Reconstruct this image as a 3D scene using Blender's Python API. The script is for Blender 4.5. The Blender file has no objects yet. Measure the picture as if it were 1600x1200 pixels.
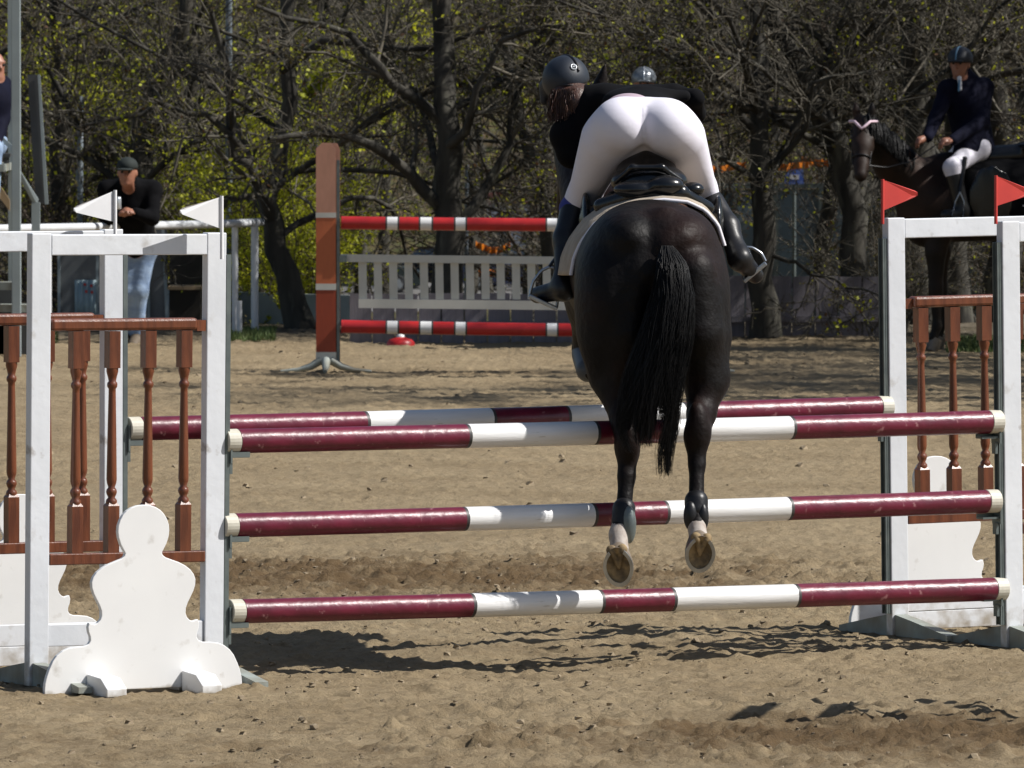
import bpy, math, random
import numpy as np
from mathutils import Vector, Matrix

sc = bpy.context.scene
COL = sc.collection
rng = np.random.default_rng(7)
random.seed(7)
R = math.radians

# ------------------------------------------------------------------ camera
F = 13900.0            # focal length in photo pixels (1600 wide)
CAMZ = 2.65
PITCH = math.atan(540.0 / F)
cam_d = bpy.data.cameras.new('camera')
cam = bpy.data.objects.new('camera', cam_d)
COL.objects.link(cam)
cam.location = (0, 0, CAMZ)
cam.rotation_euler = (math.pi / 2 - PITCH, 0, 0)
cam_d.sensor_width = 36
cam_d.lens = F / 1600 * 36
cam_d.clip_start = 0.5
cam_d.clip_end = 3000
cam_d.dof.use_dof = True
cam_d.dof.focus_distance = 37.8
cam_d.dof.aperture_fstop = 21
sc.camera = cam

# ------------------------------------------------------------------ light
SUN_A, SUN_E = R(6), R(46)       # towards the camera from the right; elevation
sv = Vector((math.cos(SUN_E) * math.cos(SUN_A), -math.cos(SUN_E) * math.sin(SUN_A), math.sin(SUN_E)))
w = bpy.data.worlds.new('World'); sc.world = w; w.use_nodes = True
nt = w.node_tree
sky = nt.nodes.new('ShaderNodeTexSky'); sky.sky_type = 'NISHITA'; sky.sun_disc = False
sky.sun_elevation = SUN_E; sky.sun_rotation = R(90) + SUN_A
bg = nt.nodes['Background']; bg.inputs[1].default_value = 0.065
nt.links.new(sky.outputs[0], bg.inputs[0])
sl = bpy.data.lights.new('sun', 'SUN'); sl.energy = 5.0; sl.angle = R(0.5); sl.color = (1, 0.965, 0.915)
so = bpy.data.objects.new('sun', sl); COL.objects.link(so)
so.rotation_euler = sv.to_track_quat('Z', 'Y').to_euler(); so.location = (30, 30, 40)
sc.view_settings.view_transform = 'Standard'
sc.view_settings.look = 'None'
sc.view_settings.exposure = 0.3
sc.view_settings.gamma = 1
sc.view_settings.use_curve_mapping = False

# ------------------------------------------------------------------ helpers
def at(px, py, D):
    u, v = (px - 800) / F, (600 - py) / F
    c, s = math.cos(PITCH), math.sin(PITCH)
    dy, dz = c + v * s, -s + v * c
    t = D / dy
    return np.array((u * t, D, CAMZ + dz * t))

def tag(o, label=None, cat=None, group=None, kind=None):
    if label: o['label'] = label
    if cat: o['category'] = cat
    if group: o['group'] = group
    if kind: o['kind'] = kind
    return o

def empty(name, loc, label, cat, group=None, rz=0.0, lean=0.0):
    o = bpy.data.objects.new(name, None); COL.objects.link(o)
    o.empty_display_size = 0.1
    o.matrix_world = Matrix.Translation(Vector(loc)) @ Matrix.Rotation(lean, 4, 'Y') @ Matrix.Rotation(rz, 4, 'Z')
    return tag(o, label, cat, group)

def link(name, me, parent=None):
    o = bpy.data.objects.new(name, me); COL.objects.link(o)
    if parent: o.parent = parent
    return o

def rotz(a):
    c, s = math.cos(a), math.sin(a)
    return np.array(((c, -s, 0), (s, c, 0), (0, 0, 1.0)))

class MB:
    def __init__(s): s.v = []; s.f = []; s.m = []; s.n = 0; s.smooth = []
    def add(s, v, f, m=0, smooth=False):
        v = np.asarray(v, float).reshape(-1, 3)
        s.v.append(v)
        for q in f:
            s.f.append([i + s.n for i in q]); s.m.append(m); s.smooth.append(smooth)
        s.n += len(v)
        return s
    def box(s, c, size, rot=None, m=0, taper=1.0):
        x, y, z = [k / 2 for k in size]
        v = np.array([(-x, -y, -z), (x, -y, -z), (x, y, -z), (-x, y, -z),
                      (-x * taper, -y * taper, z), (x * taper, -y * taper, z), (x * taper, y * taper, z), (-x * taper, y * taper, z)])
        if rot is not None: v = v @ np.asarray(rot).T
        return s.add(v + np.asarray(c), [(0, 3, 2, 1), (4, 5, 6, 7), (0, 1, 5, 4), (1, 2, 6, 5), (2, 3, 7, 6), (3, 0, 4, 7)], m)
    def tube(s, pts, rad, n=8, m=0, caps=True, smooth=True, flat=1.0):
        pts = np.asarray(pts, float); k = len(pts)
        rad = np.ones(k) * rad
        tan = np.gradient(pts, axis=0); tan /= np.linalg.norm(tan, axis=1)[:, None] + 1e-12
        ref = np.array((0, 0, 1.0)) if abs(tan[0, 2]) < .9 else np.array((0, 1.0, 0))
        vs = []
        for i in range(k):
            a = np.cross(tan[i], ref); a /= np.linalg.norm(a) + 1e-12
            b = np.cross(a, tan[i])
            th = np.arange(n) / n * 2 * math.pi
            vs.append(pts[i] + rad[i] * (np.cos(th)[:, None] * a * flat + np.sin(th)[:, None] * b))
        f = []
        for i in range(k - 1):
            for j in range(n):
                f.append((i * n + j, i * n + (j + 1) % n, (i + 1) * n + (j + 1) % n, (i + 1) * n + j))
        s.add(np.vstack(vs), f, m, smooth)
        if caps:
            s.add(vs[0], [list(range(n))[::-1]], m); s.add(vs[-1], [list(range(n))], m)
        return s
    def prism(s, outline, axis_v, m=0):
        """outline: N x 3 planar points, extruded along axis_v"""
        o = np.asarray(outline, float); n = len(o); a = np.asarray(axis_v, float)
        s.add(np.vstack([o, o + a]), [list(range(n))[::-1], [i + n for i in range(n)]] +
              [(i, (i + 1) % n, (i + 1) % n + n, i + n) for i in range(n)], m)
        return s
    def mesh(s, name, mats, origin=(0, 0, 0)):
        me = bpy.data.meshes.new(name)
        v = np.vstack(s.v) - np.asarray(origin)
        me.from_pydata(v.tolist(), [], s.f)
        for mt in (mats if isinstance(mats, (list, tuple)) else [mats]): me.materials.append(mt)
        me.polygons.foreach_set('material_index', s.m)
        me.polygons.foreach_set('use_smooth', s.smooth)
        me.update()
        return me
    def build(s, name, mats, parent=None, origin=None, bevel=0.0):
        if origin is None: origin = (0, 0, 0)
        o = link(name, s.mesh(name, mats, origin), parent)
        if bevel:
            b = o.modifiers.new('bevel', 'BEVEL'); b.width = bevel; b.segments = 2; b.limit_method = 'ANGLE'
        return o

def np_mesh(name, v, quads, mats, smooth=True, midx=None):
    me = bpy.data.meshes.new(name)
    v = np.asarray(v, np.float32); q = np.asarray(quads, np.int32); k = q.shape[1]
    me.vertices.add(len(v)); me.vertices.foreach_set('co', v.ravel())
    me.loops.add(q.size); me.loops.foreach_set('vertex_index', q.ravel())
    me.polygons.add(len(q)); me.polygons.foreach_set('loop_start', np.arange(len(q), dtype=np.int32) * k)
    me.polygons.foreach_set('loop_total', np.full(len(q), k, np.int32))
    me.polygons.foreach_set('use_smooth', np.full(len(q), smooth))
    for mt in (mats if isinstance(mats, (list, tuple)) else [mats]): me.materials.append(mt)
    if midx is not None: me.polygons.foreach_set('material_index', np.asarray(midx, np.int32))
    me.update(calc_edges=True); me.validate()
    return me

# ---- smooth union of tapered capsules and ellipsoids, meshed with surface nets
def cap(a, b, r1, r2, k=.03, sub=False): return ('c', np.asarray(a, float), np.asarray(b, float), r1, r2, k, sub)
def ell(c, r, k=.03, rot=None, sub=False): return ('e', np.asarray(c, float), np.asarray(r, float), rot, 0, k, sub)
def chain(pts, rads, k=.03): return [cap(pts[i], pts[i + 1], rads[i], rads[i + 1], k) for i in range(len(pts) - 1)]

def sdf_mesh(prims, res, inflate=0.0, clip=None):
    lo = np.full(3, 1e9); hi = -lo
    bbs = []
    for p in prims:
        if p[0] == 'c': r = max(p[3], p[4]); l = np.minimum(p[1], p[2]) - r; h = np.maximum(p[1], p[2]) + r
        else: r = p[2].max() if p[3] is not None else p[2]; l = p[1] - r; h = p[1] + r
        l = l - inflate; h = h + inflate
        bbs.append((l, h))
        if not p[6]: lo = np.minimum(lo, l); hi = np.maximum(hi, h)
    lo -= res * 3; hi += res * 3
    n = np.ceil((hi - lo) / res).astype(int) + 1
    ax = [lo[i] + np.arange(n[i]) * res for i in range(3)]
    fld = np.full(n, 10.0, np.float32)
    for p, (l, h) in zip(prims, bbs):
        mg = p[5] + res * 2
        i0 = np.clip(np.floor((l - mg - lo) / res).astype(int), 0, n - 1); i1 = np.clip(np.ceil((h + mg - lo) / res).astype(int) + 1, 1, n)
        X = ax[0][i0[0]:i1[0]][:, None, None].astype(np.float32); Y = ax[1][i0[1]:i1[1]][None, :, None].astype(np.float32); Z = ax[2][i0[2]:i1[2]][None, None, :].astype(np.float32)
        if p[0] == 'c':
            a, b = p[1], p[2]; ba = b - a; L2 = float(ba @ ba) + 1e-9
            t = np.clip(((X - a[0]) * ba[0] + (Y - a[1]) * ba[1] + (Z - a[2]) * ba[2]) / L2, 0, 1)
            d = np.sqrt((X - a[0] - t * ba[0]) ** 2 + (Y - a[1] - t * ba[1]) ** 2 + (Z - a[2] - t * ba[2]) ** 2) - (p[3] + (p[4] - p[3]) * t)
        else:
            x, y, z = X - p[1][0], Y - p[1][1], Z - p[1][2]
            if p[3] is not None:
                M = np.asarray(p[3]).T
                x, y, z = [M[i, 0] * x + M[i, 1] * y + M[i, 2] * z for i in range(3)]
            r = p[2]
            k0 = np.sqrt((x / r[0]) ** 2 + (y / r[1]) ** 2 + (z / r[2]) ** 2); k1 = np.sqrt((x / r[0] ** 2) ** 2 + (y / r[1] ** 2) ** 2 + (z / r[2] ** 2) ** 2)
            d = k0 * (k0 - 1) / (k1 + 1e-6)
        d = d - (inflate if not p[6] else 0)
        sl_ = (slice(i0[0], i1[0]), slice(i0[1], i1[1]), slice(i0[2], i1[2]))
        g = fld[sl_]; k = p[5]
        if p[6]:
            hh = np.clip(.5 - .5 * (g + d) / k, 0, 1); fld[sl_] = g * (1 - hh) + (-d) * hh + k * hh * (1 - hh)
        else:
            hh = np.clip(.5 + .5 * (d - g) / k, 0, 1); fld[sl_] = d * (1 - hh) + g * hh - k * hh * (1 - hh)
    if clip is not None:
        X, Y, Z = ax[0][:, None, None], ax[1][None, :, None], ax[2][None, None, :]
        fld = np.maximum(fld, clip(X, Y, Z).astype(np.float32))
    s = fld < 0
    c = np.zeros(n - 1, np.int8)
    for dx in (0, 1):
        for dy in (0, 1):
            for dz in (0, 1):
                c += s[dx:n[0] - 1 + dx, dy:n[1] - 1 + dy, dz:n[2] - 1 + dz]
    act = (c > 0) & (c < 8)
    idx = np.argwhere(act)
    vid = np.full(n - 1, -1, np.int32); vid[tuple(idx.T)] = np.arange(len(idx))
    acc = np.zeros((len(idx), 3)); cnt = np.zeros(len(idx))
    corners = [(a, b, d) for a in (0, 1) for b in (0, 1) for d in (0, 1)]
    for a in corners:
        for ax_ in range(3):
            if a[ax_]: continue
            b = list(a); b[ax_] = 1
            fa = fld[tuple((idx + a).T)]; fb = fld[tuple((idx + b).T)]
            m = (fa < 0) != (fb < 0)
            t = np.where(m, fa / (fa - fb + 1e-12), 0)
            pt = np.array(a, float)[None, :].repeat(len(idx), 0); pt[:, ax_] += t
            acc[m] += pt[m]; cnt[m] += 1
    v = (idx + acc / cnt[:, None]) * res + lo
    quads = []
    for ax_ in range(3):
        o1, o2 = [(1, 2), (2, 0), (0, 1)][ax_]
        sa = [slice(1, None)] * 3; sb = [slice(1, None)] * 3
        sl0 = [slice(1, n[i] - 1) for i in range(3)]; sl0[ax_] = slice(0, n[ax_] - 1)
        sl1 = list(sl0); sl1[ax_] = slice(1, n[ax_])
        A = s[tuple(sl0)]; B = s[tuple(sl1)]
        base = np.array([sl0[i].start for i in range(3)])
        for flip, mm in ((False, A & ~B), (True, ~A & B)):
            e = np.argwhere(mm) + base
            if not len(e): continue
            d1 = np.zeros(3, int); d1[o1] = 1; d2 = np.zeros(3, int); d2[o2] = 1
            q = [vid[tuple((e - k).T)] for k in (d1 + d2, d2, d1 * 0, d1)]
            q = np.stack(q, 1)
            if flip: q = q[:, ::-1]
            quads.append(q)
    return v, np.vstack(quads)

def sdf_obj(name, prims, res, mat, parent, origin, inflate=0.0, clip=None, matfn=None, smooth_it=0):
    v, q = sdf_mesh(prims, res, inflate, clip)
    mi = None
    if matfn is not None:
        cen = v[q].mean(1); mi = matfn(cen)
    me = np_mesh(name, v - np.asarray(origin), q, mat, True, mi)
    o = link(name, me, parent)
    if smooth_it:
        m = o.modifiers.new('smooth', 'SMOOTH'); m.iterations = smooth_it; m.factor = .5
    return o

# ---- numpy value noise
def vnoise(x, y, seed=0):
    g = np.random.default_rng(seed).random((256, 256)).astype(np.float32)
    xi = np.floor(x).astype(int); yi = np.floor(y).astype(int)
    fx = x - xi; fy = y - yi; fx = fx * fx * (3 - 2 * fx); fy = fy * fy * (3 - 2 * fy)
    a = g[xi & 255, yi & 255]; b = g[(xi + 1) & 255, yi & 255]; c = g[xi & 255, (yi + 1) & 255]; d = g[(xi + 1) & 255, (yi + 1) & 255]
    return (a * (1 - fx) + b * fx) * (1 - fy) + (c * (1 - fx) + d * fx) * fy
def fbm(x, y, o=4, seed=0):
    s = 0; a = .5
    for i in range(o):
        s = s + a * vnoise(x * 2 ** i + 17 * i, y * 2 ** i + 5 * i, seed + i); a *= .5
    return s

# ------------------------------------------------------------------ materials
def mat(name, col, rough=.6, col2=None, scale=8, fac=1.0, stretch=(1, 1, 1), bump=0.0, bscale=40, metal=0.0, spec=.5,
        lo=.35, hi=.65, coat=0.0, sheen=0.0, detail=6, dirt=None, dscale=30, dlo=.62, dhi=.72, mud=0):
    m = bpy.data.materials.new(name); m.use_nodes = True
    n = m.node_tree.nodes; l = m.node_tree.links; p = n['Principled BSDF']
    p.inputs['Base Color'].default_value = (*col, 1); p.inputs['Roughness'].default_value = rough
    p.inputs['Metallic'].default_value = metal; p.inputs['Specular IOR Level'].default_value = spec
    p.inputs['Coat Weight'].default_value = coat; p.inputs['Sheen Weight'].default_value = sheen
    if coat: p.inputs['Coat Roughness'].default_value = .12
    tc = n.new('ShaderNodeTexCoord'); mp = n.new('ShaderNodeMapping'); mp.inputs['Scale'].default_value = stretch
    l.new(tc.outputs['Object'], mp.inputs[0])
    out = None
    def layer(prev, c2, sc_, lo_, hi_, f):
        t = n.new('ShaderNodeTexNoise'); t.inputs['Scale'].default_value = sc_; t.inputs['Detail'].default_value = detail
        l.new(mp.outputs[0], t.inputs[0])
        mr = n.new('ShaderNodeMapRange'); mr.inputs[1].default_value = lo_; mr.inputs[2].default_value = hi_; mr.inputs[4].default_value = f
        l.new(t.outputs[0], mr.inputs[0])
        mx = n.new('ShaderNodeMix'); mx.data_type = 'RGBA'
        l.new(mr.outputs[0], mx.inputs[0])
        if prev is None: mx.inputs[6].default_value = (*col, 1)
        else: l.new(prev, mx.inputs[6])
        mx.inputs[7].default_value = (*c2, 1)
        return mx.outputs[2]
    if col2: out = layer(None, col2, scale, lo, hi, fac)
    if dirt: out = layer(out, dirt, dscale, dlo, dhi, 1)
    if mud:      # splashed dirt rising from the foot of the thing
        sp = n.new('ShaderNodeSeparateXYZ'); l.new(tc.outputs['Object'], sp.inputs[0])
        t = n.new('ShaderNodeTexNoise'); t.inputs['Scale'].default_value = 14; t.inputs['Detail'].default_value = 7; l.new(tc.outputs['Object'], t.inputs[0])
        a = n.new('ShaderNodeMapRange'); a.inputs[1].default_value = 0; a.inputs[2].default_value = mud; a.inputs[3].default_value = .45; a.inputs[4].default_value = 0; l.new(sp.outputs[2], a.inputs[0])
        b2 = n.new('ShaderNodeMath'); b2.operation = 'ADD'; l.new(a.outputs[0], b2.inputs[0]); l.new(t.outputs[0], b2.inputs[1])
        c2 = n.new('ShaderNodeMapRange'); c2.inputs[1].default_value = .62; c2.inputs[2].default_value = .95; c2.inputs[4].default_value = .8; l.new(b2.outputs[0], c2.inputs[0])
        mx = n.new('ShaderNodeMix'); mx.data_type = 'RGBA'; l.new(c2.outputs[0], mx.inputs[0]); l.new(out, mx.inputs[6]); mx.inputs[7].default_value = (.26, .21, .14, 1); out = mx.outputs[2]
    if out is not None: l.new(out, p.inputs['Base Color'])
    if bump:
        t = n.new('ShaderNodeTexNoise'); t.inputs['Scale'].default_value = bscale; t.inputs['Detail'].default_value = 5
        l.new(mp.outputs[0], t.inputs[0])
        b = n.new('ShaderNodeBump'); b.inputs['Strength'].default_value = bump; b.inputs['Distance'].default_value = .01
        l.new(t.outputs[0], b.inputs['Height']); l.new(b.outputs[0], p.inputs['Normal'])
    return m

M = {}
M['white_wood'] = mat('white_paint_wood', (.74, .76, .79), .5, (.64, .66, .69), 2.2, .8, (1, 1, 1), .2, 16, dirt=(.33, .30, .27), dscale=9, dlo=.66, dhi=.76, mud=.22)
M['white_board'] = mat('white_board', (.82, .82, .81), .45, (.74, .74, .74), 3, .6, bump=.06, bscale=12, dirt=(.45, .41, .36), dscale=9, dlo=.70, dhi=.80, mud=.035)
M['brown_wood'] = mat('varnished_brown_wood', (.185, .055, .022), .36, (.095, .027, .012), 4, 1, (8, 8, 1), .15, 30, coat=.25)
M['maroon'] = mat('maroon_paint', (.15, .010, .032), .38, (.10, .008, .022), 9, .9, (1, 1, 1), .45, 16, coat=.2, dirt=(.30, .13, .14), dscale=30, dlo=.64, dhi=.74)
M['pole_white'] = mat('pole_white_paint', (.80, .80, .80), .35, (.68, .67, .65), 6, .8, (.4, 4, 4), .15, 20, coat=.2, dirt=(.36, .33, .29), dscale=16, dlo=.65, dhi=.75)
M['pole_black'] = mat('pole_band_black', (.03, .03, .03), .5, (.09, .08, .08), 30, .6)
M['cream_cap'] = mat('cream_cap', (.62, .59, .50), .5, (.44, .41, .33), 15, .8)
M['track'] = mat('grey_green_metal', (.13, .155, .155), .45, (.20, .23, .22), 14, .8, metal=.5)
M['foot_wood'] = mat('grey_green_wood', (.30, .34, .32), .6, (.20, .19, .15), 6, 1, bump=.2)
M['steel'] = mat('steel', (.45, .48, .52), .3, (.3, .32, .35), 20, .7, metal=.85)
M['flag_white'] = mat('flag_white', (.80, .80, .81), .5, (.72, .72, .73), 8, .6)
M['flag_red'] = mat('flag_red', (.55, .045, .035), .5, (.45, .035, .03), 8, .7)
M['red'] = mat('red_paint', (.46, .018, .018), .4, (.34, .013, .016), 8, .8, bump=.1, dirt=(.5, .2, .15), dscale=30, dlo=.7, dhi=.78)
M['salmon'] = mat('salmon_paint', (.56, .28, .19), .55, (.48, .24, .16), 10, .6, (4, 4, 1))
M['orange'] = mat('orange_paint', (.50, .13, .045), .55, (.43, .11, .04), 10, .6, (4, 4, 1))
M['rust'] = mat('rust_paint', (.32, .05, .016), .55, (.26, .042, .015), 10, .6, (4, 4, 1))
M['picket'] = mat('picket_paint', (.60, .59, .53), .5, (.5, .49, .44), 6, .6)
M['horse'] = mat('black_horse_coat', (.0045, .0036, .0036), .55, (.017, .006, .004), 2.2, .9, lo=.44, hi=.70, spec=.16, bump=.6, bscale=26)
M['horse_brown'] = mat('bay_coat', (.010, .006, .004), .6, (.042, .018, .010), 2.2, .8, lo=.45, hi=.7, spec=.28, bump=.3, bscale=8)
M['sock'] = mat('white_sock', (.44, .40, .36), .7, (.30, .24, .20), 30, .8, bump=.3)
M['hair'] = mat('tail_hair', (.004, .004, .0045), .5, (.008, .007, .0065), 20, .6, spec=.25)
M['hoof'] = mat('hoof_horn', (.20, .16, .12), .6, (.12, .09, .06), 20, .8, bump=.3)
M['sole'] = mat('hoof_sole', (.33, .23, .11), .8, (.12, .085, .045), 26, 1, bump=.5)
M['breeches'] = mat('white_breeches', (.74, .72, .80), .75, (.68, .66, .75), 5, .5, (1, 1, 2.2), bump=.22, bscale=7)
M['breeches2'] = mat('white_breeches_far', (.72, .70, .78), .7, (.62, .60, .68), 5, .5)
M['jacket'] = mat('black_jacket', (.003, .003, .004), .9, (.005, .005, .006), 8, .8, bump=.5, bscale=7, spec=.12)
M['navy'] = mat('navy_jacket', (.004, .0045, .013), .85, (.006, .007, .020), 8, .8, bump=.5, bscale=7, spec=.12)
M['boot'] = mat('black_leather', (.006, .006, .007), .42, (.014, .014, .016), 12, .6, bump=.35, bscale=14, spec=.4)
M['saddle'] = mat('saddle_leather', (.004, .005, .006), .25, (.009, .009, .011), 10, .6, bump=.1, bscale=14, spec=.5)
M['pad'] = mat('beige_saddle_pad', (.40, .34, .27), .9, (.30, .25, .19), 14, .8, bump=.4, bscale=60)
M['piping'] = mat('white_piping', (.68, .66, .70), .7)
M['pink'] = mat('pale_pink_leather', (.70, .52, .60), .6)
M['helmet'] = mat('helmet_dark_blue', (.007, .011, .019), .55, (.014, .020, .031), 20, .7, spec=.5)
M['helmet_grey'] = mat('helmet_grey', (.12, .14, .16), .35, (.3, .33, .36), 20, .7, metal=.3)
M['silver'] = mat('silver_inlay', (.62, .66, .70), .3, metal=.6)
M['skin'] = mat('skin', (.33, .15, .095), .5, (.27, .11, .07), 12, .6)
M['brown_hair'] = mat('brown_hair', (.035, .014, .009), .45, (.08, .032, .018), 30, .8, (3, 3, 1), .4, 40)
M['grey_hair'] = mat('grey_hair', (.22, .21, .20), .6)
M['mauve'] = mat('mauve_shirt', (.40, .31, .36), .8)
M['blue_sock'] = mat('blue_sock', (.03, .04, .22), .8)
M['jeans'] = mat('blue_denim', (.17, .25, .40), .8, (.33, .43, .56), 7, .8, (1, 1, 2), .7, 12)
M['black_knit'] = mat('black_knit', (.003, .003, .004), .95, (.007, .007, .008), 12, .8, bump=.6, bscale=9, spec=.1)
M['cap_green'] = mat('dark_cap', (.010, .016, .015), .85, (.018, .026, .023), 20, .6)
M['shoe'] = mat('brown_shoe', (.12, .09, .06), .7)
M['rail_white'] = mat('white_pipe_paint', (.70, .72, .74), .4, (.55, .57, .6), 5, .7)
M['grey_paint'] = mat('grey_blue_paint', (.30, .35, .36), .5, (.24, .28, .29), 4, .8)
M['dark_panel'] = mat('dark_grey_panel', (.055, .06, .065), .5, (.08, .085, .09), 4, .8)
M['booth_panel'] = mat('dusty_grey_plastic', (.15, .16, .165), .35, (.08, .09, .10), 3, 1, spec=.6, dirt=(.26, .25, .24), dscale=5, dlo=.6, dhi=.75)
M['bark'] = mat('bark', (.062, .056, .044), .9, (.020, .018, .014), 6, 1, (1, 1, .25), 1.0, 14, dirt=(.11, .105, .08), dscale=9, dlo=.55, dhi=.7)
M['twig'] = mat('twig', (.135, .118, .088), .8, (.034, .030, .021), 2, 1)
M['twig_brown'] = mat('twig_brown', (.135, .103, .075), .85, (.042, .031, .023), 2, 1)
M['leaf'] = mat('young_leaf', (.62, .62, .03), .6, (.40, .45, .025), 3, 1)
M['leaf_dull'] = mat('bud_olive', (.19, .165, .045), .7, (.12, .09, .035), 3, 1)
M['leaf_brown'] = mat('dead_leaf', (.13, .065, .03), .8, (.08, .045, .022), 3, 1)
for k in ('leaf', 'leaf_dull', 'leaf_brown'):      # thin leaves let light through
    n = M[k].node_tree.nodes; l = M[k].node_tree.links; p = n['Principled BSDF']; src = p.inputs['Base Color'].links[0].from_socket
    tr = n.new('ShaderNodeBsdfTranslucent'); l.new(src, tr.inputs[0]); mx = n.new('ShaderNodeMixShader'); mx.inputs[0].default_value = .5
    l.new(p.outputs[0], mx.inputs[1]); l.new(tr.outputs[0], mx.inputs[2]); l.new(mx.outputs[0], n['Material Output'].inputs[0])
M['grass'] = mat('grass', (.055, .10, .02), .7, (.10, .13, .03), 5, 1)
M['plank_purple'] = mat('weathered_plank', (.22, .20, .225), .8, (.15, .138, .15), 3, 1, (5, 5, .6), .3, 20)
M['panel_blue'] = mat('blue_grey_sheet', (.15, .20, .23), .5, (.11, .145, .165), 2.5, 1, dirt=(.16, .15, .135), dscale=8)
M['glass'] = mat('car_glass', (.03, .04, .05), .08, spec=.8)
M['car_green'] = mat('car_dark_green', (.012, .022, .022), .25, coat=.6)
M['car_blue'] = mat('car_dark_blue', (.012, .018, .05), .25, coat=.6)
M['car_black'] = mat('car_black', (.012, .012, .014), .25, coat=.6)
M['tyre'] = mat('tyre', (.02, .02, .02), .85)
M['rim'] = mat('rim', (.4, .41, .42), .3, metal=.7)
M['asphalt'] = mat('asphalt', (.11, .105, .10), .9, (.15, .145, .135), 1.5, .8)
M['netting'] = mat('orange_plastic', (.60, .18, .01), .3, (.4, .1, .01), 6, .8, coat=.5)
M['sign_blue'] = mat('blue_sign', (.03, .09, .42), .5, (.3, .35, .5), 30, .5)
M['pale_pole'] = mat('pale_metal_pole', (.28, .33, .37), .5, (.15, .18, .21), 9, 1, dirt=(.45, .47, .5), dscale=14)
M['lamp_red'] = mat('red_plastic', (.55, .02, .02), .3)
M['print_white'] = mat('white_print', (.62, .62, .66), .6)
M['wood_pale'] = mat('pale_wood', (.38, .28, .17), .7, (.3, .2, .12), 5, .8)
M['container'] = mat('dark_box', (.03, .027, .022), .8, (.05, .04, .03), 4, .8)
M['wall_pale'] = mat('pale_wall', (.42, .43, .46), .8, (.35, .36, .4), 1, .8)
M['roof_red'] = mat('dull_red_roof', (.14, .04, .03), .8)
M['cyan'] = mat('pale_blue_plastic', (.32, .42, .45), .5, (.22, .3, .33), 10, .8)
# ================================================================== ground
JT = math.atan2(.479, .878)
def sand_material():
    m = bpy.data.materials.new('arena_sand'); m.use_nodes = True
    n = m.node_tree.nodes; l = m.node_tree.links; p = n['Principled BSDF']; p.inputs['Roughness'].default_value = .95
    p.inputs['Specular IOR Level'].default_value = .15
    tc = n.new('ShaderNodeTexCoord')
    def noise(scale, det=6, st=(1, 1, 1), rough=.6):
        mp = n.new('ShaderNodeMapping'); mp.inputs['Scale'].default_value = st
        t = n.new('ShaderNodeTexNoise'); t.inputs['Scale'].default_value = scale; t.inputs['Detail'].default_value = det; t.inputs['Roughness'].default_value = rough
        l.new(tc.outputs['Object'], mp.inputs[0]); l.new(mp.outputs[0], t.inputs[0]); return t.outputs[0]
    def mr(x, a, b, c=0, d=1):
        q = n.new('ShaderNodeMapRange'); q.inputs[1].default_value = a; q.inputs[2].default_value = b; q.inputs[3].default_value = c; q.inputs[4].default_value = d
        l.new(x, q.inputs[0]); return q.outputs[0]
    def mix(f, a, b):
        q = n.new('ShaderNodeMix'); q.data_type = 'RGBA'; l.new(f, q.inputs[0])
        for i, c in ((6, a), (7, b)):
            if isinstance(c, tuple): q.inputs[i].default_value = (*c, 1)
            else: l.new(c, q.inputs[i])
        return q.outputs[2]
    c = mix(mr(noise(.9, 7), .35, .65), (.350, .275, .170), (.270, .207, .124))
    c = mix(mr(noise(14, 6, (1, .8, 1), .75), .42, .70, 0, .65), c, (.170, .122, .070))
    at_ = n.new('ShaderNodeAttribute'); at_.attribute_name = 'damp'; 
    dampn = n.new('ShaderNodeMath'); dampn.operation = 'ADD'
    l.new(at_.outputs['Fac'], dampn.inputs[0]); l.new(mr(noise(3.5, 8, (1, .6, 1), .7), .3, .8, -.45, .45), dampn.inputs[1])
    c = mix(mr(dampn.outputs[0], .35, .85, 0, .9), c, (.115, .073, .036))
    c = mix(mr(noise(60, 4), .58, .75, 0, .5), c, (.13, .105, .075))
    c = mix(mr(noise(90, 3), .68, .78, 0, .5), c, (.40, .36, .29))
    sep = n.new('ShaderNodeSeparateXYZ'); l.new(tc.outputs['Object'], sep.inputs[0])
    c = mix(mr(sep.outputs[1], 77.5, 79.5, 0, 1), c, mix(mr(noise(3, 8), .4, .6), (.16, .135, .10), (.085, .07, .045)))
    c = mix(mr(sep.outputs[1], 84, 90, 0, 1), c, mix(mr(noise(1.3, 9), .4, .62), (.095, .065, .035), (.06, .07, .022)))
    l.new(c, p.inputs['Base Color'])
    b = n.new('ShaderNodeBump'); b.inputs['Strength'].default_value = 1.0; b.inputs['Distance'].default_value = .02
    l.new(noise(38, 8, rough=.75), b.inputs['Height']); l.new(b.outputs[0], p.inputs['Normal'])
    return m

def macro(y):
    return np.interp(y, [-200, 83, 88, 270, 332, 345, 480, 700, 1500], [0, 0, -.3, -6.0, -6.0, -5.5, 22, 32, 36])

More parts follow.
